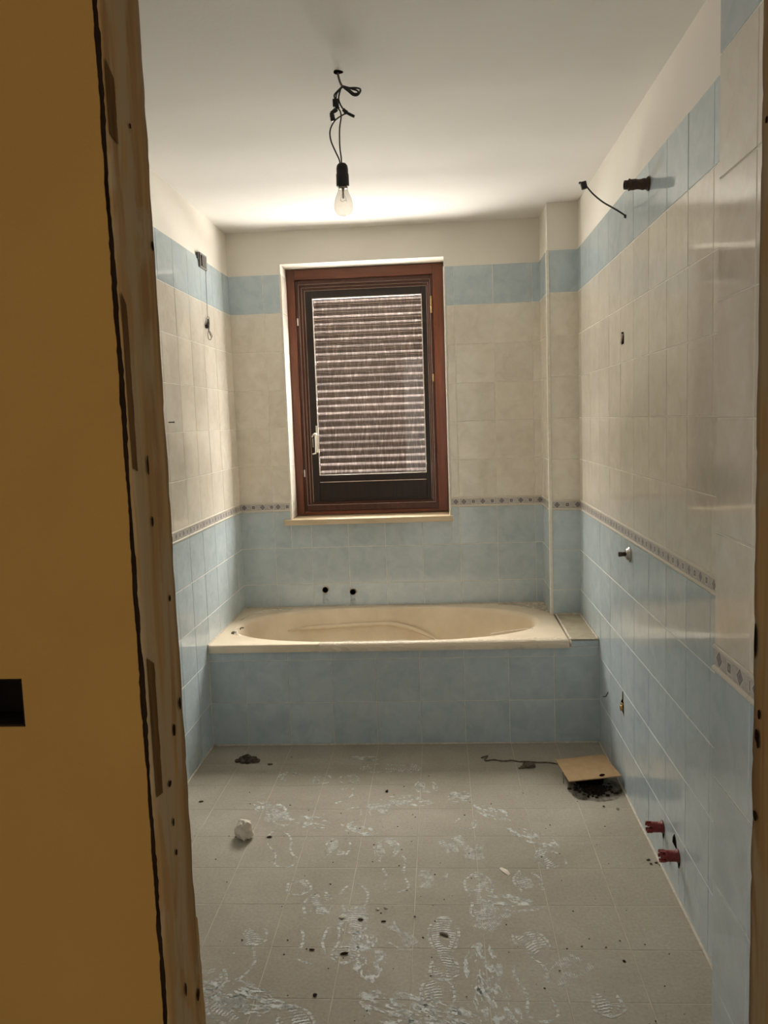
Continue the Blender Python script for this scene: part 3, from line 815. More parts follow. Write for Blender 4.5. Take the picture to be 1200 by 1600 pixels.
angs = [2 * math.pi * k / NS for k in range(NS)]
corner_as = []
for cx_, cy2 in ((TX1 - 0.003, -0.0068), (0.004, -0.0068), (0.004, TYF + 0.006), (TX1 - 0.003, TYF + 0.006)):
    best = min(range(NS), key=lambda k: (rect_pt(angs[k])[0] - cx_) ** 2 + (rect_pt(angs[k])[1] - cy2) ** 2); corner_as.append((best, cx_, cy2))
rect = [rect_pt(a) for a in angs]
for b_, x_, y_ in corner_as: rect[b_] = (x_, y_)
rings = []
cxm, cym = (TX1 + 0.0) / 2, (TYF - 0.0068) / 2


def shrink(p, d):
    return (p[0] + (d if p[0] < cxm - .5 * (TX1) + .01 else (-d if p[0] > TX1 - .01 else 0)), p[1] + (d if p[1] < TYF + .01 else (-d if p[1] > -.012 else 0)))


rings.append([(x, y, TZ - 0.036) for x, y in rect])
rings.append([(x, y, TZ - 0.006) for x, y in rect])
rings.append([(*shrink(p, 0.003), TZ - 0.0012) for p in rect])
rings.append([(*shrink(p, 0.007), TZ) for p in rect])
for k, dz in ((-0.02, 0.0), (0.0, -0.002), (0.012, -0.008), (0.03, -0.022)):
    pts = []
    for a in angs:
        x, y = opening(a, 0); pts.append((ocx + (x - ocx) * (1 - k * 0.8), ocy + (y - ocy) * (1 - k * 0.8), TZ + dz))
    rings.append(pts)
for q in (0.12, 0.22, 0.34, 0.46, 0.58, 0.70, 0.82, 0.92):
    rings.append([(*opening(a, q), TZ - 0.022 - 0.375 * q ** 0.93) for a in angs])
for f, dz in ((0.93, -0.006), (0.80, -0.012), (0.5, -0.014), (0.15, -0.016)):
    pts = []
    for a in angs:
        x, y = opening(a, 1.0); pts.append((ocx - 0.07 + (x - ocx + 0.07) * f, ocy + (y - ocy) * f, TZ - 0.022 - 0.372 + dz))
    rings.append(pts)
RV = [[bm.verts.new(p) for p in ring] for ring in rings]
for a, b in zip(RV, RV[1:]):
    for k in range(NS): bm.faces.new((a[k], a[(k + 1) % NS], b[(k + 1) % NS], b[k]))
bm.faces.new(RV[-1])
basin = part('basin', bm, M['enamel'], tub, True)
# moulded armrest ridge running along the far inner side and dropping towards the foot end
bm = bmesh.new(); ridge = []
for k in range(41):
    t = k / 40
    x = 0.26 + 0.82 * t
    z = TZ - 0.088 - 0.006 * math.cos(t * 3) - 0.10 * max(0, (t - 0.62) / 0.38) ** 1.7
    # stay on the far basin wall at that height
    q = max(0.0, min(1.0, ((TZ - 0.022 - z) / 0.375))) ** (1 / 0.93)
    best = min((a for a in angs if math.sin(a) > 0), key=lambda a: abs(opening(a, q)[0] - x)); yy = opening(best, q)[1]
    ridge.append((x, yy - 0.006 - 0.05 * max(0, (t - 0.62) / 0.38) ** 1.5, z))
tube(bm, cat(ridge, 2), lambda t: 0.0125 * min(1, 6 * t + 0.15, 6 * (1 - t) + 0.15), 10)
part('armrest', bm, M['enamel'], tub, True)
# remains of protective film along the front lip and round the basin corner
bm = bmesh.new(); n = 150; rows_ = []
for k in range(n + 1):
    x = 0.52 + (1.635 - 0.52) * k / n
    a = mnoise.noise(Vector((x * 13, 0, 2))); b2 = mnoise.noise(Vector((x * 31, 5, 2)))
    prof_ = [(TYF + 0.045 + 0.012 * a, 0.0012), (TYF + 0.022, 0.003 + 0.004 * max(0, b2)), (TYF + 0.006, 0.003 + 0.003 * max(0, a)), (TYF - 0.002 - 0.003 * max(0, b2), -0.003), (TYF - 0.003 - 0.005 * max(0, a), -0.014), (TYF - 0.003 - 0.006 * max(0, b2), -0.025), (TYF - 0.002 - 0.004 * max(0, a), -0.036 - 0.005 * b2)]
    rows_.append([bm.verts.new((x + 0.006 * mnoise.noise(Vector((x * 40, j, 0))), y, TZ + z + 0.0014 * mnoise.noise(Vector((x * 70, j * 2.2, 7))))) for j, (y, z) in enumerate(prof_)])
for p, q in zip(rows_, rows_[1:]):
    for j in range(6): bm.faces.new((p[j], q[j], q[j + 1], p[j + 1]))
o = part('film', bm, M['film'], tub, False); o['label'] = 'crumpled clear film stuck along the front lip'
for pts, wd in (([(0.05, -0.30), (0.075, -0.20), (0.13, -0.125), (0.20, -0.095), (0.27, -0.085)], 0.012), ([(0.085, -0.46), (0.072, -0.50), (0.09, -0.56), (0.11, -0.60)], 0.016), ([(1.30, -0.66), (1.42, -0.60), (1.50, -0.58)], 0.010)):
    bm = bmesh.new()
    P = cat([(x, y, TZ + 0.004) for x, y in pts], 6); prev = None
    for i, p in enumerate(P):
        q = wd * (0.7 + 0.5 * mnoise.noise(Vector((i * .5, wd * 300, 0)))); h = 0.006 * max(0, mnoise.noise(Vector((i * .6, 9, wd * 70)))) + 0.001
        cur = [bm.verts.new((p.x - q * .6, p.y - q, p.z + h)), bm.verts.new((p.x, p.y, p.z + h * .3)), bm.verts.new((p.x + q * .6, p.y + q, p.z + h * 1.4))]
        if prev:
            for j in (0, 1): bm.faces.new((prev[j], cur[j], cur[j + 1], prev[j + 1]))
        prev = cur
    part('film_scrap', bm, M['film'], tub)
for x, y in ((0.065, -0.56), (0.075, -0.57), (0.088, -0.48)):
    bm = bmesh.new(); tube(bm, cat([(x, y, TZ + 0.002), (x + .004, y + .012, TZ + 0.006), (x + .012, y + .02, TZ + 0.003)], 4), 0.0035, 6)
    part('tape_scrap', bm, M['rag'], tub, True)
# white sealant seam along the wall side of the rim
bm = bmesh.new()
for a, b in (((0.004, -0.010), (TX1 - 0.01, -0.010)), ((0.006, -0.010), (0.006, -0.77)), ((TX1 - 0.004, -0.30), (TX1 - 0.004, -0.012))):
    tube(bm, [(a[0] + (b[0] - a[0]) * k / 60 + random.gauss(0, .0006), a[1] + (b[1] - a[1]) * k / 60 + random.gauss(0, .0006), TZ + 0.001) for k in range(61)], 0.0038, 6)
part('sealant', bm, M['mortar'], tub, True)
bm = bmesh.new()
for k in range(190):
    t = random.random(); x = 1.38 + 0.25 * t ** 0.7; y = -0.035 - 0.24 * random.random() * t ** 1.2
    if (((x - ocx) / oa) ** 2.6 if x > ocx else 0) + abs((y - ocy) / ob) ** 2.6 < 1.06: continue
    rock(bm, (x, y, TZ + 0.002), random.uniform(0.003, 0.0085), k, (1.2, 1, 0.45), 0.6, 1)
o = stuff(fin('plaster_crumbs', bm, M['mortar'])); tag(o, 'white crushed plaster crumbs on the far right tub rim corner', 'crumbs')

# ------------------------------------------------------------------ bare bulb on its wires
YB = -1.894


def bp_(x, y, dy=0.0):
    p = at(480 + x / 5.925, 80 + y / 5.925, 1, YB); return (p.x, YB + dy, p.z)


lamp = tag(empty('pendant_lamp', (0.826, YB, H)), 'bare clear light bulb hanging from the ceiling on black wires', 'lamp')
bm = bmesh.new(); lathe(bm, [(0.015, 0), (0.013, -0.0025), (0.005, -0.003)], 18, origin=(0.826, YB, H + 0.0005), wob=lambda a, h: 1 + 0.2 * math.sin(3 * a + 1) * 0.6)
part('ceiling_hole_cover', bm, M['void'], lamp)
def wire(name, pts, r=0.0023, m='wire'):
    bm = bmesh.new(); tube(bm, cat(pts, 7), r, 8); return part(name, bm, M[m], lamp, True)


wire('cable', [(0.826, YB, H), bp_(285, 215), bp_(300, 275), bp_(318, 315), bp_(330, 328)], 0.0030, 'graywire')
wire('cable_coil', [bp_(318, 315), bp_(360, 325, .01), bp_(440, 320, .015), bp_(488, 350), bp_(485, 395, -.01), bp_(440, 408, -.012), bp_(385, 360, -.006), bp_(335, 328), bp_(400, 330, .01), bp_(470, 325, .014), bp_(494, 365), bp_(470, 415, -.008), bp_(430, 420, -.01), bp_(380, 370), bp_(330, 325), bp_(420, 345, .005), bp_(465, 365, .003), bp_(470, 400, 0), bp_(420, 395, -.005), bp_(360, 345)], 0.0026)
wire('wire', [bp_(325, 325), bp_(290, 360), bp_(258, 395), bp_(250, 415), bp_(260, 455)], 0.0023)
wire('wire', [bp_(328, 330), bp_(300, 360), bp_(272, 395), bp_(266, 455)], 0.0023)
wire('wire', [bp_(312, 340), bp_(296, 400), bp_(292, 450), bp_(310, 500), bp_(340, 545)], 0.0023)
wire('wire', [bp_(285, 530), bp_(305, 555), bp_(314, 610), bp_(300, 720), bp_(302, 880), bp_(314, 980), bp_(318, 1040)], 0.0021)
wire('wire', [bp_(375, 575), bp_(330, 590), bp_(255, 645), bp_(212, 735), bp_(220, 830), bp_(262, 930), bp_(295, 1000), bp_(305, 1045)], 0.0021)


def blob(name, a, b, r):
    bm = bmesh.new(); P = cat([a, ((Vector(a) + Vector(b)) / 2), b], 4); s = random.random() * 50
    tube(bm, P, lambda t: r * (1 + 0.35 * mnoise.noise(Vector((t * 4, s, 0)))), 8); return part(name, bm, M['black'], lamp, True)


bm = bmesh.new(); c = Vector(bp_(266, 480)); box(bm, c.x - .009, c.x + .008, YB - .008, YB + .008, c.z - .012, c.z + .010, .002); part('terminal_block', bm, M['black'], lamp)
blob('taped_joint', bp_(270, 500), bp_(285, 532), 0.0055); blob('taped_joint', bp_(275, 535), bp_(222, 575), 0.0062); blob('taped_joint', bp_(226, 572), bp_(240, 645), 0.0066)
blob('taped_joint', bp_(335, 540), bp_(365, 572), 0.0060); blob('taped_joint', bp_(362, 568), bp_(436, 606), 0.0042)
zs = bp_(318, 1037)[2]; cx_s = bp_(326, 1150)[0]
bm = bmesh.new(); lathe(bm, [(0.004, 0.0), (0.011, -0.0015), (0.0155, -0.007), (0.0172, -0.016), (0.0172, -0.030), (0.0185, -0.032), (0.0188, -0.062), (0.0178, -0.0655), (0.0150, -0.0655)], 24, origin=(cx_s, YB, zs)); part('socket', bm, M['black'], lamp, True)
bulb_r = [(0.0135, -0.060), (0.0138, -0.070), (0.0150, -0.078), (0.0185, -0.087), (0.0230, -0.097), (0.0265, -0.108), (0.0282, -0.119), (0.0278, -0.128), (0.0250, -0.137), (0.0195, -0.1435), (0.0110, -0.1473), (0.0030, -0.1485)]
bm = bmesh.new(); lathe(bm, bulb_r, 28, origin=(cx_s, YB, zs), cap0=False); bulb = part('bulb', bm, M['bulb'], lamp, True)
bm = bmesh.new(); lathe(bm, [(0.0045, -0.066), (0.0038, -0.075), (0.0020, -0.088), (0.0028, -0.098), (0.001, -0.100)], 10, origin=(cx_s, YB, zs))
for s in (-1, 1): tube(bm, [(cx_s + s * .002, YB, zs - .085), (cx_s + s * .009, YB, zs - .105)], 0.0005, 5)
tube(bm, [(cx_s + .009 * math.cos(a), YB + .006 * math.sin(a), zs - .105 - .002 * math.sin(4 * a)) for a in [math.pi * k / 10 for k in range(11)]], 0.0005, 5)
o = fin('filament', bm, M['chrome'], bulb, smooth=True, loc=-Vector(lamp.location))
bm = bmesh.new(); lathe(bm, [(0.0132, -0.0655), (0.0132, -0.0700)], 20, origin=(cx_s, YB, zs)); fin('bulb_cap', bm, M['chrome'], bulb, smooth=True, loc=-Vector(lamp.location))

# ------------------------------------------------------------------ left wall: pull switch, nail
sw = tag(empty('pull_switch', (0.0, -0.495, 2.20)), 'grey switch plate with a hanging pull cord on the left wall', 'switch')
X0 = 0.0045
bm = bmesh.new()
y0, y1, z0, z1 = -0.548, -0.438, 2.203, 2.270
box(bm, X0, X0 + .010, y0, y1, z0, z0 + .008, .001); box(bm, X0, X0 + .010, y0, y1, z1 - .008, z1, .001)
box(bm, X0, X0 + .010, y0, y0 + .010, z0 + .008, z1 - .008); box(bm, X0, X0 + .010, y1 - .022, y1, z0 + .008, z1 - .008)
part('frame', bm, M['gray'], sw)
bm = bmesh.new(); box(bm, X0, X0 + .004, y0 + .010, y1 - .022, z0 + .008, z1 - .008); part('back_plate', bm, M['void'], sw)
for k, yy in enumerate((y0 + .032, y0 + .058)):
    bm = bmesh.new(); box(bm, X0 + .004, X0 + .012, yy, yy + .016, z0 + .009, z1 - .009, .0015); part('module', bm, M['gray'], sw)
bm = bmesh.new(); box(bm, X0, X0 + .006, y0 - .024, y0 - .001, z1 - .032, z1 - .004, .001); part('side_lug', bm, M['black'], sw)
bm = bmesh.new(); yc = -0.458; tube(bm, cat([(0.012, yc, 2.206), (0.010, yc + .001, 2.12), (0.010, yc - .004, 2.04), (0.011, yc - .008, 1.985)], 5), 0.0013, 6); part('cord', bm, M['graywire'], sw, True)
bm = bmesh.new(); yk = yc - .008
ringp = [(0.013 + .006 * math.cos(a), yk, 1.980 + .006 * math.sin(a)) for a in [2 * math.pi * k / 16 for k in range(17)]]
tube(bm, ringp, 0.0014, 6, caps=False); part('cord_ring', bm, M['gray'], sw, True)
bm = bmesh.new(); lathe(bm, [(0.002, 1.978), (0.006, 1.972), (0.0065, 1.955), (0.005, 1.935), (0.003, 1.925)], 12, origin=(0.013, yk, 0)); part('pull_knob', bm, M['gray'], sw, True)
bm = bmesh.new(); tube(bm, [(0.013, yk, 1.966), (0.013, yk - .010, 1.955), (0.012, yk - .024, 1.940), (0.012, yk - .030, 1.938)], lambda t: 0.003 + 0.007 * t, 8); part('knob_clip', bm, M['black'], sw, True)
bm = bmesh.new()
tube(bm, cat([(0.013, yk, 1.928), (0.009, yk - .004, 1.905), (0.010, yk - .002, 1.885), (0.018, yk + .003, 1.880), (0.022, yk + .004, 1.892), (0.017, yk + .002, 1.912), (0.013, yk, 1.928)], 5), 0.0017, 6)
tube(bm, cat([(0.013, yk, 1.928), (0.016, yk + .004, 1.905), (0.024, yk + .006, 1.892), (0.026, yk + .006, 1.90), (0.018, yk + .003, 1.92)], 5), 0.0012, 6)
part('cord_loop', bm, M['graywire'], sw, True)

bm = bmesh.new(); lathe(bm, [(0.0022, 0.0), (0.0022, 0.022), (0.004, 0.0225), (0.004, 0.0245)], 10, axis='X', origin=(0.003, -1.109, 1.492))
tag(fin('nail', bm, M['black'], smooth=False), 'black nail sticking out of the left cream tiles', 'nail')

# ------------------------------------------------------------------ right wall fittings
FW = W - TT
pp = tag(empty('wall_pipe', (FW, -1.63, 2.181)), 'short rusty pipe stub sticking out of the upper right wall', 'pipe')
bm = bmesh.new(); lathe(bm, [(0.0140, 0.0), (0.0142, -0.0765), (0.0110, -0.0765), (0.0105, -0.060)], 20, axis='X', origin=(FW, -1.63, 2.181), cap1=True); part('pipe', bm, M['rust'], pp, True)
bm = bmesh.new(); pr = [(0.0152, 0.0), (0.0225, -0.002), (0.0200, -0.005), (0.0165, -0.010), (0.0172, -0.018), (0.0158, -0.026), (0.0153, -0.034), (0.0160, -0.043), (0.0170, -0.050), (0.0160, -0.056), (0.0182, -0.062), (0.0155, -0.064)]
lathe(bm, pr, 20, axis='X', origin=(FW, -1.63, 2.181), wob=lambda a, h: 1 + 0.12 * mnoise.noise(Vector((math.cos(a) * 2, math.sin(a) * 2, h * 120)))); part('hemp_wrap', bm, M['rust'], pp, True)
bm = bmesh.new(); lathe(bm, [(0.0100, -0.0768), (0.0005, -0.0768)], 16, axis='X', origin=(FW, -1.63, 2.181)); part('bore', bm, M['void'], pp)

wl = tag(empty('wall_light_wire', (FW, -1.311, 2.157)), 'stiff black wire with a black connector rising off the right wall', 'wire')
bm = bmesh.new(); Pw = [(FW + .002, -1.311, 2.157), (1.735, -1.311, 2.182), (1.690, -1.311, 2.210), (1.655, -1.311, 2.240), (1.632, -1.311, 2.268)]
tube(bm, cat(Pw, 6), 0.0030, 8); part('wire', bm, M['wire'], wl, True)
bm = bmesh.new(); box(bm, -0.011, 0.009, -0.008, 0.008, -0.014, 0.012, 0.002); box(bm, -0.016, -0.009, -0.006, 0.006, 0.008, 0.014, 0.001)
bmesh.ops.rotate(bm, verts=bm.verts, cent=(0, 0, 0), matrix=Matrix.Rotation(R(-12), 3, 'Y')); bmesh.ops.translate(bm, verts=bm.verts, vec=(1.624, -1.311, 2.272)); part('connector', bm, M['black'], wl)
bm = bmesh.new(); lathe(bm, [(0.007, 0.0), (0.006, -0.004), (0.0035, -0.007)], 10, axis='X', origin=(FW, -1.311, 2.157)); part('wall_hole', bm, M['black'], wl)


def wall_hole(name, y, z, poly, label, cat_, deep='void'):
    """broken opening in the right wall: ragged rim of mortar and a dark cavity set in it"""
    root = tag(empty(name, (FW, y, z)), label, cat_)
    bm = bmesh.new(); n = len(poly)
    a = [bm.verts.new((FW + .0002, y + p[0] * 1.12, z + p[1] * 1.10)) for p in poly]; b = [bm.verts.new((FW - .0012, y + p[0] * 1.04, z + p[1] * 1.03)) for p in poly]; c = [bm.verts.new((FW - .0004, y + p[0], z + p[1])) for p in poly]
    for i in range(n):
        bm.faces.new((a[i], a[(i + 1) % n], b[(i + 1) % n], b[i])); bm.faces.new((b[i], b[(i + 1) % n], c[(i + 1) % n], c[i]))
    part('rim', bm, M['mortar'], root)
    bm = bmesh.new(); vs = [bm.verts.new((FW - .0005, y + p[0], z + p[1])) for p in poly]; bm.faces.new(vs); part('cavity', bm, M[deep], root)
    return root


h1 = wall_hole('wire_outlet_hole', -1.255, 1.739, [(-.022, -.022), (.020, -.024), (.024, .000), (.020, .022), (-.018, .020), (-.024, .004)], 'small dark broken hole in the cream tiles of the right wall', 'hole')
bm = bmesh.new(); tube(bm, [(FW - .002, -1.236, 1.722), (FW - .003, -1.252, 1.735), (FW - .001, -1.262, 1.752)], 0.0045, 8); part('conduit_end', bm, M['mortar'], h1, True)

vv = tag(empty('stop_valve', (FW, -1.358, 0.953)), 'chrome valve stem with round flange below the right wall border', 'valve')
bm = bmesh.new(); lathe(bm, [(0.029, 0.0), (0.0295, -0.002), (0.026, -0.006), (0.022, -0.008), (0.020, -0.0125), (0.013, -0.016), (0.009, -0.017)], 28, axis='X', origin=(FW, -1.358, 0.953)); part('flange', bm, M['chrome'], vv, True)
bm = bmesh.new(); lathe(bm, [(0.0080, -0.012), (0.0080, -0.030), (0.0088, -0.031), (0.0088, -0.040), (0.0075, -0.041)], 12, axis='X', origin=(FW, -1.358, 0.953)); part('stem', bm, M['rust'], vv, True)

h2 = wall_hole('bidet_pipe_hole', -1.235, 0.345, [(-.022, -.042), (-.006, -.036), (.018, -.030), (.030, -.012), (.028, .004), (.012, .012), (.006, .020), (.002, .050), (-.010, .052), (-.014, .020), (-.022, .004)], 'pointed broken hole with a brass fitting low on the right wall', 'hole')
bm = bmesh.new(); lathe(bm, [(0.012, 0.0), (0.0125, -0.004), (0.0105, -0.006), (0.0115, -0.009), (0.009, -0.010), (0.006, -0.009)], 12, axis='X', origin=(FW, -1.232, 0.328)); part('brass_fitting', bm, M['brass'], h2, True)
bm = bmesh.new(); tube(bm, [(FW - .001, -1.246, 0.344), (FW - .004, -1.222, 0.345)], 0.0028, 8); part('brass_pin', bm, M['brass'], h2, True)

bm = bmesh.new(); tube(bm, cat([(FW + .001, -0.957, 0.298), (FW - .006, -0.957, 0.286), (FW - .010, -0.957, 0.279), (FW - .022, -0.955, 0.277)], 4), 0.0024, 8)
bmesh.ops.translate(bm, verts=bm.verts, vec=(0, 0, 0.0)); tag(fin('wall_hook', bm, M['black'], smooth=True), 'small black bent hook on the right wall beside the bath front', 'hook')


def plug(y, z, label, ln, tilt, seed):
    root = tag(empty('red_pipe_plug', (FW, y, z)), label, 'pipe plug', 'red plastic plugs low on the right wall')
    bm = bmesh.new(); lathe(bm, [(0.0205, 0.0), (0.0205, -0.004), (0.0165, -0.006), (0.0165, -ln * .62), (0.0180, -ln * .66), (0.0180, -ln * .72), (0.0120, -ln * .72), (0.0120, -ln * .5)], 24, axis='X', origin=(FW, y, z))
    part('plug_body', bm, M['red'], root, True)
    for k in range(6):
        bm = bmesh.new(); a0 = 2 * math.pi * k / 6 + seed; pts = []
        for h0, h1 in ((-ln * .70, -ln),):
            ra, rb = 0.0185, 0.0128
            v = []
            for h in (h0, h1):
                for r_ in (ra, rb):
                    for a in (a0 - .32, a0 + .32): v.append(bm.verts.new((FW + h, y + r_ * math.cos(a), z + r_ * math.sin(a))))
            for f in ((0, 1, 3, 2), (4, 6, 7, 5), (0, 4, 5, 1), (2, 3, 7, 6), (0, 2, 6, 4), (1, 5, 7, 3)): bm.faces.new([v[i] for i in f])
        part('tooth', bm, M['red'], root)
    for k in range(3):
        bm = bmesh.new(); lathe(bm, [(0.0166, -ln * (.18 + .13 * k)), (0.0173, -ln * (.20 + .13 * k)), (0.0166, -ln * (.22 + .13 * k))], 20, axis='X', origin=(FW, y, z), cap0=False, cap1=False); part('thread', bm, M['red'], root, True)
    # damp dirty run below the plug, and the dark gap round it
    bm = bmesh.new(); q = [(0.010, 0.0), (-0.014, 0.0), (-0.010, -0.05), (-0.006, -0.085), (-0.002, -0.085), (0.0, -0.04)]
    vs = [bm.verts.new((FW - .0006, y + a, z - .004 + b)) for a, b in q]; bm.faces.new(vs); part('drip', bm, M['drip'], root)
    bm = bmesh.new(); q = [(-0.020, 0.01), (-0.018, -0.018), (-0.008, -0.036), (-0.003, -0.036), (0.004, -0.018), (0.01, 0.0)]
    vs = [bm.verts.new((FW - .0010, y + a, z + b)) for a, b in q]; bm.faces.new(vs); part('gap', bm, M['void'], root)
    return root


plug(-1.809, 0.140, 'red plastic pipe plug, the farther of two on the right wall', 0.052, 0, 0.2)
p2 = plug(-1.980, 0.137, 'red plastic pipe plug, the nearer one with a dark gash above it', 0.056, 0, 0.7)
bm = bmesh.new(); vs = [bm.verts.new((FW - .0008, -1.945 + a, 0.137 + b)) for a, b in ((-.022, .010), (.026, .012), (.022, .030), (.008, .046), (.002, .050), (-.012, .032))]; bm.faces.new(vs)
o = part('gash', bm, M['void'], p2); o['label'] = 'dark broken gash in the tile'


# back wall tap outlets over the tub
def outlet(x, z, m, label, seed):
    root = tag(empty('tap_outlet', (x, -TT, z)), label, 'pipe outlet', 'tap outlets over the tub')
    bm = bmesh.new(); lathe(bm, [(0.0215, 0.0), (0.021, -0.0014), (0.0165, -0.002), (0.0160, 0.0005)], 20, axis='Y', origin=(x + .002, -TT, z + .003), wob=lambda a, h: 1 + 0.12 * math.sin(2 * a + seed), cap1=False); part('grout_ring', bm, M['mortar'], root, True)
    bm = bmesh.new(); lathe(bm, [(0.0155, 0.0), (0.0160, -0.006), (0.0135, -0.0065), (0.0130, -0.001)], 20, axis='Y', origin=(x, -TT, z)); part('pipe_end', bm, M[m], root, True)
    bm = bmesh.new(); lathe(bm, [(0.0131, -0.0058), (0.0002, -0.0058)], 18, axis='Y', origin=(x, -TT, z)); part('bore', bm, M['void'], root)
    bm = bmesh.new(); vs = [bm.verts.new((x + a, -TT - .0012, z + b)) for a, b in ((-.012, -.012), (.010, -.012), (.016, -.075), (-.018, -.075))]; bm.faces.new(vs); part('drip', bm, M['drip'], root)
    return root


M['maroon'] = mat('maroon_rust', (0.085, 0.018, 0.014), (0.03, 0.010, 0.008), 60, 0.6)
outlet(0.448, 0.566, 'maroon', 'reddish rusty tap outlet over the tub, the left one', 0.3)
outlet(0.598, 0.552, 'black', 'black tap outlet over the tub, the right one', 2.0)

# ------------------------------------------------------------------ things on the floor
# fibreboard square lying on the stub of the waste pipe, dirt all round beneath it
ds = tag(empty('waste_pipe_stub', (1.655, -1.16, 0)), 'black stub of a waste pipe hidden under the fibreboard square', 'pipe')
bm = bmesh.new(); lathe(bm, [(0.058, 0.0), (0.058, 0.044), (0.055, 0.052), (0.050, 0.052), (0.049, 0.004)], 28, origin=(1.650, -1.160, 0)); part('pipe_collar', bm, M['void'], ds, True)
bm = bmesh.new(); Z = 0.056
fb = [Vector((1.529, -1.083, Z)), Vector((1.735, -1.040, Z + .003)), Vector((1.7615, -1.245, Z + .002)), Vector((1.553, -1.282, Z - .002))]
mid = sum(fb, Vector()) / 4; lowv = []; upv = []
for k in range(4):
    for j in range(5):
        p = fb[k].lerp(fb[(k + 1) % 4], j / 5) + Vector((random.gauss(0, .0006), random.gauss(0, .0006), 0))
        lowv.append(bm.verts.new(p - Vector((0, 0, .0035)))); upv.append(bm.verts.new(p + Vector((0, 0, .0005))))
n = len(lowv); bm.faces.new(upv); bm.faces.new(lowv[::-1])
for i in range(n): bm.faces.new((lowv[i], lowv[(i + 1) % n], upv[(i + 1) % n], upv[i]))
fbo = tag(empty('fibreboard_square', (1.645, -1.16, Z)), 'square of brown fibreboard lying over a pipe stub by the right wall', 'board')
part('sheet', bm, M['fiberboard'], fbo)
bm = bmesh.new(); lathe(bm, [(0.0115, Z + .0018), (0.0002, Z + .0020)], 14, origin=(1.688, -1.238, 0.0009), wob=lambda a, h: 1 + .25 * math.sin(2 * a)); part('notch', bm, M['gap'], fbo)
bm = bmesh.new(); tube(bm, [(1.546, -1.185, 0.0), (1.545, -1.18, Z - .002)], 0.0015, 6); part('prop_wire', bm, M['graywire'], fbo)
bm = bmesh.new()
for k in range(260):
    a = random.random() * 6.283; q = min(1.25, abs(random.gauss(0, .52))); x = 1.655 + 0.075 * q * math.cos(a); y = -1.245 + 0.062 * q * math.sin(a)
    rock(bm, (x, y, 0.001 + 0.012 * max(0, 1 - q) * random.random()), random.uniform(.002, .009), k, (1, 1, .7), .6, 1)
tag(stuff(fin('dirt_heap', bm, M['dirt'])), 'black crumbly dirt spread under the fibreboard square', 'dirt')
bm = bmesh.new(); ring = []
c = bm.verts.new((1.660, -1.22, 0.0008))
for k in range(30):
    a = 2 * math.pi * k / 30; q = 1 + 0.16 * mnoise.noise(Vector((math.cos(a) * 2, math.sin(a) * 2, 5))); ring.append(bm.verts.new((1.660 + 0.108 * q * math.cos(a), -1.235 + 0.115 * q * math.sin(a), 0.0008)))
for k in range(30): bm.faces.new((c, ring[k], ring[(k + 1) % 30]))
fin('stain', bm, M['dark_patch'], floor)  # dark mottled patch on the floor below the board
bm = bmesh.new(); rock(bm, (1.712, -1.405, 0.004), 0.0055, 3, (1.3, .8, .8), .5, 1); tag(fin('plaster_chip', bm, M['mortar']), 'white plaster chip in front of the fibreboard square', 'chip')
bm = bmesh.new(); rock(bm, (1.665, -1.385, 0.003), 0.0045, 5, (1, 1, .7), .5, 1); tag(fin('plaster_chip', bm, M['rag']), 'tan crumb in front of the fibreboard, left of the white chip', 'chip')

# crumpled white lump
bm = bmesh.new(); rock(bm, (0.355, -1.615, 0.030), 0.0345, 21, (1.0, 0.95, 0.98), 0.42, 3)
for v in bm.verts:
    v.co.z = max(v.co.z, 0.0004); d = (v.co - Vector((0.355, -1.615, 0.03))); v.co += d * 0.10 * mnoise.noise(d * 70 + Vector((3, 1, 2)))
tag(fin('crumpled_lump', bm, M['paper']), 'dusty white crumpled lump on the floor at the left', 'lump')
# dark rubble clump near the bath front
bm = bmesh.new()
for k, (x, y, r_) in enumerate(((0.185, -0.945, .016), (0.205, -0.94, .022), (0.222, -0.95, .020), (0.245, -0.955, .016), (0.165, -0.955, .011), (0.232, -0.93, .013), (0.195, -0.965, .012), (0.215, -0.968, .010))):
    rock(bm, (x, y, r_ * .45), r_, 60 + k, (1.15, .9, .75), .6, 2)
for v in bm.verts: v.co.z = max(v.co.z, 0.0004)
tag(fin('rubble_clump', bm, M['rubble']), 'dark clump of rubble on the floor by the bath front, left side', 'rubble')
bm = bmesh.new(); rock(bm, (0.315, -0.985, .003), .008, 77, (1.6, .8, .5), .5, 1); tag(fin('rubble_bit', bm, M['rubble']), 'flat brown crumb just right of the dark rubble clump', 'crumb')
# rope end and rag
bm = bmesh.new(); P = [at(x, y, 2, 0.004) for x, y in ((752, 1184), (762, 1181), (758, 1188), (772, 1187), (786, 1189), (800, 1188), (812, 1190), (826, 1190), (842, 1191), (856, 1191), (868, 1193), (880, 1196))]
tube(bm, cat(P, 5), lambda t: 0.0028 * (1 + .45 * mnoise.noise(Vector((t * 40, 2, 1)))), 7)
tag(fin('rope_end', bm, M['rag'], smooth=True), 'frayed brown string lying on the floor before the bath front', 'string')
bm = bmesh.new(); c = at(825, 1199, 2, 0.0)
for k, (dx, dy, r_) in enumerate(((0, 0, .020), (.018, .006, .015), (-.020, -.008, .010), (-.034, -.014, .006))):
    rock(bm, (c.x + dx, c.y + dy, r_ * .4), r_, 90 + k, (1.1, .9, .7), .55, 2)
for v in bm.verts: v.co.z = max(v.co.z, 0.0004)
tag(fin('rag_lump', bm, M['rag']), 'brown rag lump on the floor in front of the string', 'rag')

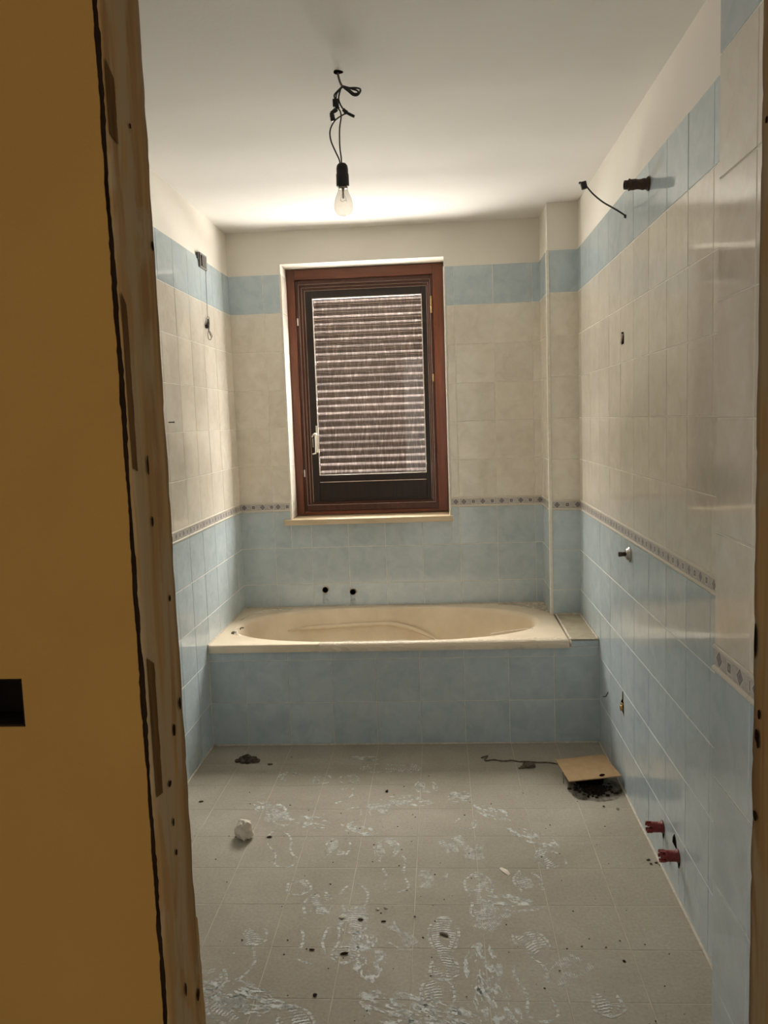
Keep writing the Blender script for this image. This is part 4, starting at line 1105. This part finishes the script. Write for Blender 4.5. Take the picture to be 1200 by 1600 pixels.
# a few bigger scraps, each its own thing
def scrap(name, px, py, size, m, label, cat_, seed, sq=(1.5, .6, .4), rot=0.0):
    p = at(px, py, 2, 0.0); bm = bmesh.new(); rock(bm, (0, 0, size * sq[2] * .7), size, seed, sq, .5, 1)
    for v in bm.verts: v.co.z = max(v.co.z, 0.0003)
    o = fin(name, bm, M[m], None, (p.x, p.y, 0.0), (0, 0, rot)); tag(o, label, cat_); return o


S6 = lambda x, y: (280 + x * .3667, 1140 + y * .3667)
S7 = lambda x, y: (640 + x * .4167, 1140 + y * .4167)
scrap('dark_pebble', *S6(885, 265), .0075, 'dirt', 'black pebble on the floor in the middle, nearest the bath front', 'pebble', 1, (.9, 1.1, .6))
scrap('wood_splinter', *S6(385, 460), .0085, 'dirt', 'short black splinter right of the white crumpled lump', 'splinter', 2, (1.5, .4, .4), .2)
scrap('dry_leaf', *S6(1130, 877), .0125, 'rag', 'brown leaf-shaped scrap on the big shoe print', 'scrap', 3, (1.4, .55, .3), -.6)
scrap('dark_chip', *S6(705, 957), .0095, 'dirt', 'dark oblong chip beside a floor joint, left of the big shoe print', 'chip', 4, (1.4, .5, .4), .15)
scrap('dark_chip', *S6(565, 940), .0070, 'dirt', 'small dark chip at the left end of a floor joint', 'chip', 5, (1.3, .5, .4))
scrap('white_chip', *S6(845, 768), .0065, 'mortar', 'white chip on the floor, left of a pair', 'chip', 6, (1, 1, .5), .4)
scrap('white_chip', *S6(880, 762), .0065, 'mortar', 'white chip on the floor, right of a pair', 'chip', 7, (1.2, .7, .5), -.6)
scrap('white_chip', *S6(692, 802), .0090, 'mortar', 'largest white plaster chip among the shoe prints', 'chip', 8, (1.2, .9, .4))
scrap('dark_chip', *S6(775, 812), .0072, 'rubble', 'grey crumb right of the largest white plaster chip', 'chip', 9, (1.3, .7, .5))
scrap('dark_chip', *S6(872, 819), .0066, 'dirt', 'thin dark chip below the pair of white chips', 'chip', 10, (1.4, .5, .4))
scrap('dark_pebble', *S6(578, 1134), .0060, 'dirt', 'dark pebble with a pale speck near the floor bottom, left', 'pebble', 11, (1, 1, .6))
scrap('dark_pebble', *S7(805, 870), .0048, 'dirt', 'lone dark speck on the clean floor at the right', 'pebble', 12, (1, 1, .5))
scrap('grey_crumb', *S6(93, 308), .0075, 'rubble', 'brown crumb on the floor by the left wall', 'crumb', 13, (1.4, .7, .4), .5)
scrap('white_flake', *S7(357, 532), .0170, 'paper', 'white oblong paper flake on the floor right of centre', 'flake', 14, (.65, 1.5, .12), .5)

bm = bmesh.new()
for k in range(150):
    x = random.uniform(0.05, 1.72); y = -0.82 - 1.75 * random.random() ** 0.8
    if random.random() < .3: x = 1.0 + random.gauss(0, .28); y = -1.95 + random.gauss(0, .3)
    if not (0.05 < x < 1.72 and -2.9 < y < -.8): continue
    if (x - 1.65) ** 2 + (y + 1.2) ** 2 < .02: continue
    rock(bm, (x, y, .0012), random.uniform(.0008, .0028), k, (1.2, 1, .6), .5, 1)
for px, py in [S7(940, 510), S7(925, 500), S7(905, 505), S7(985, 545), S7(960, 540), S7(895, 490)]:
    p = at(px, py, 2, 0); rock(bm, (p.x, p.y, .002), .005, px, (1.3, 1, .5), .5, 1)
tag(stuff(fin('grit', bm, M['rubble'])), 'dark grit scattered over the dusty floor', 'grit')


# ------------------------------------------------------------------ shoe prints: patches where the dust was lifted off the tile
def sole(v):
    """half width of a shoe sole at v along its length (0 heel, 1 toe)"""
    if v < 0 or v > 1: return 0
    w = 0.030 + 0.012 * math.exp(-((v - .16) / .13) ** 2) + 0.018 * math.exp(-((v - .70) / .2) ** 2)
    end = min(1, math.sqrt(max(0, v) / .09)) * min(1, math.sqrt(max(0, 1 - v) / .16))
    return w * end


def footprint(px, py, ang, L_, kind, seed, strength=1.0):
    """cells of lifted dust on a 2.6 mm grid, following a tread pattern"""
    p0 = at(px, py, 2, 0.0); cs = 0.0026; rnd = random.Random(seed); bm = bmesh.new(); ca, sa = math.cos(ang), math.sin(ang)
    v0, v1 = {'full': (0, 1), 'toe': (.5, 1), 'heel': (0, .34), 'arc': (.45, 1), 'rim': (0, 1), 'smear': (0, 1), 'bars': (.35, .8)}[kind]
    vm = (v0 + v1) / 2; n = int(L_ * (v1 - v0) / cs); nw = int(.066 / cs); cells = {}
    for j in range(n):
        v = v0 + (v1 - v0) * (j + .5) / n; hw = sole(v)
        for i in range(-nw, nw):
            u = (i + .5) * cs
            if kind == 'smear':
                w = L_ * .22; q = mnoise.noise(Vector((u * 55, v * L_ * 22, seed))) + .8 * mnoise.noise(Vector((u * 160, v * L_ * 60, seed + 3)))
                on = abs(u) < w * (1 - (2 * v - 1) ** 2) and q > .12
            else:
                if abs(u) > hw: continue
                rim = abs(u) > hw - .0085 or v < .045 or v > .955
                blk = ((v * L_ / .017) % 1) < .72
                bars = ((v * L_ + .25 * abs(u)) / .0105 % 1) < .52 and abs(u) < hw - .013
                big = mnoise.noise(Vector((u * 30, v * L_ * 14, seed)))
                if kind == 'full': on = (rim and blk and big > -.25) or (bars and big > -.08)
                elif kind == 'rim': on = rim and blk and big > -.12
                elif kind == 'arc': on = rim and blk and (u > -.01 or v > .85) and big > -.3
                elif kind in ('heel', 'toe'): on = (rim and blk and big > -.2) or (bars and big > -.02)
                else: on = ((v * L_ + .8 * u) / .0075 % 1) < .5 and big > -.05
            if on : cells[(i, j)] = (u, (v - vm) * L_)
    verts = {}

    def V(i, j, u, w):
        if (i, j) not in verts:
            uu = u + rnd.uniform(-.0007, .0007); ww = w + rnd.uniform(-.0007, .0007)
            verts[(i, j)] = bm.verts.new((p0.x + ca * uu - sa * ww, p0.y + sa * uu + ca * ww, 0.0007))
        return verts[(i, j)]
    h = cs / 2; hj = L_ * (v1 - v0) / max(n, 1) / 2
    for (i, j), (u, w) in cells.items():
        bm.faces.new((V(i, j, u - h, w - hj), V(i + 1, j, u + h, w - hj), V(i + 1, j + 1, u + h, w + hj), V(i, j + 1, u - h, w + hj)))
    if not bm.faces: bm.free(); return
    fin('footprint', bm, M['print'], floor, recalc=False)


FP = [  # crop-6 pixels: x, y, angle, length, kind
    (6, 1128, 925, 0.0, .29, 'full'), (6, 790, 125, 1.4, .16, 'smear'), (6, 900, 165, 1.55, .26, 'full'), (6, 725, 212, .3, .24, 'heel'), (6, 465, 200, -.5, .26, 'heel'), (6, 612, 215, .2, .22, 'heel'),
    (6, 690, 278, -.6, .26, 'arc'), (6, 430, 380, .9, .28, 'bars'), (6, 390, 340, .8, .24, 'smear'), (6, 560, 395, 1.2, .20, 'smear'), (6, 725, 365, -.4, .26, 'arc'), (6, 770, 430, 1.0, .18, 'smear'), (6, 435, 505, .35, .27, 'rim'),
    (6, 677, 492, .05, .27, 'toe'), (6, 885, 500, -.1, .25, 'toe'), (6, 915, 600, .15, .26, 'rim'), (6, 510, 675, .3, .25, 'heel'), (6, 595, 735, 0.0, .26, 'toe'), (6, 745, 755, .1, .27, 'rim'), (6, 575, 870, 0.05, .27, 'rim'),
    (6, 730, 870, -.05, .27, 'full'), (6, 320, 885, .1, .24, 'heel'), (6, 930, 880, .7, .27, 'bars'), (6, 140, 1065, .2, .26, 'heel'), (6, 250, 1000, -.3, .28, 'arc'), (6, 240, 1130, 1.2, .26, 'smear'), (6, 330, 1165, 1.5, .22, 'smear'), (6, 190, 1180, .9, .25, 'toe'),
    (6, 490, 1240, .5, .25, 'toe'), (6, 1000, 1205, 1.2, .34, 'smear'), (6, 1050, 240, .2, .25, 'toe'), (6, 1190, 290, -.2, .24, 'heel'), (6, 970, 305, 1.4, .22, 'smear'), (6, 850, 345, .1, .26, 'bars'), (6, 1075, 640, -.2, .22, 'bars'), (6, 800, 960, .2, .24, 'smear'), (6, 1160, 490, .4, .22, 'heel'), (6, 1100, 1110, .1, .25, 'toe'),
    (7, 190, 250, .3, .25, 'heel'), (7, 440, 565, .2, .25, 'toe'), (7, 520, 480, .4, .26, 'toe'), (7, 460, 405, .9, .22, 'smear'), (7, 160, 430, .2, .24, 'bars'), (7, 210, 355, -.2, .24, 'heel'), (7, 265, 620, .05, .26, 'full'), (7, 305, 710, -.5, .26, 'bars'),
    (7, 445, 785, .5, .26, 'toe'), (7, 590, 905, -.7, .30, 'bars'), (7, 470, 965, .1, .26, 'rim'), (7, 745, 1035, .05, .25, 'heel'), (7, 275, 890, 0.0, .24, 'smear'), (7, 330, 1060, .2, .26, 'smear'), (7, 310, 310, .8, .2, 'smear'), (7, 380, 650, 1.3, .2, 'smear'), (7, 240, 460, .1, .22, 'bars'), (7, 120, 1085, 1.1, .3, 'smear')]
for k, (c_, x, y, a, l_, kind) in enumerate(FP):
    footprint(*(S6 if c_ == 6 else S7)(x, y), a, l_, kind, 100 + k, .95)

bm = bmesh.new()
for x in (0.985, 0.995, 1.003, 1.032, 1.035):
    rock(bm, (x, 0.186, 1.0145), 0.0035, x * 50, (1.3, .8, .6), .5, 1)
tag(stuff(fin('sash_crumbs', bm, M['mortar'])), 'white paint crumbs on the lower right window rebate', 'crumbs')
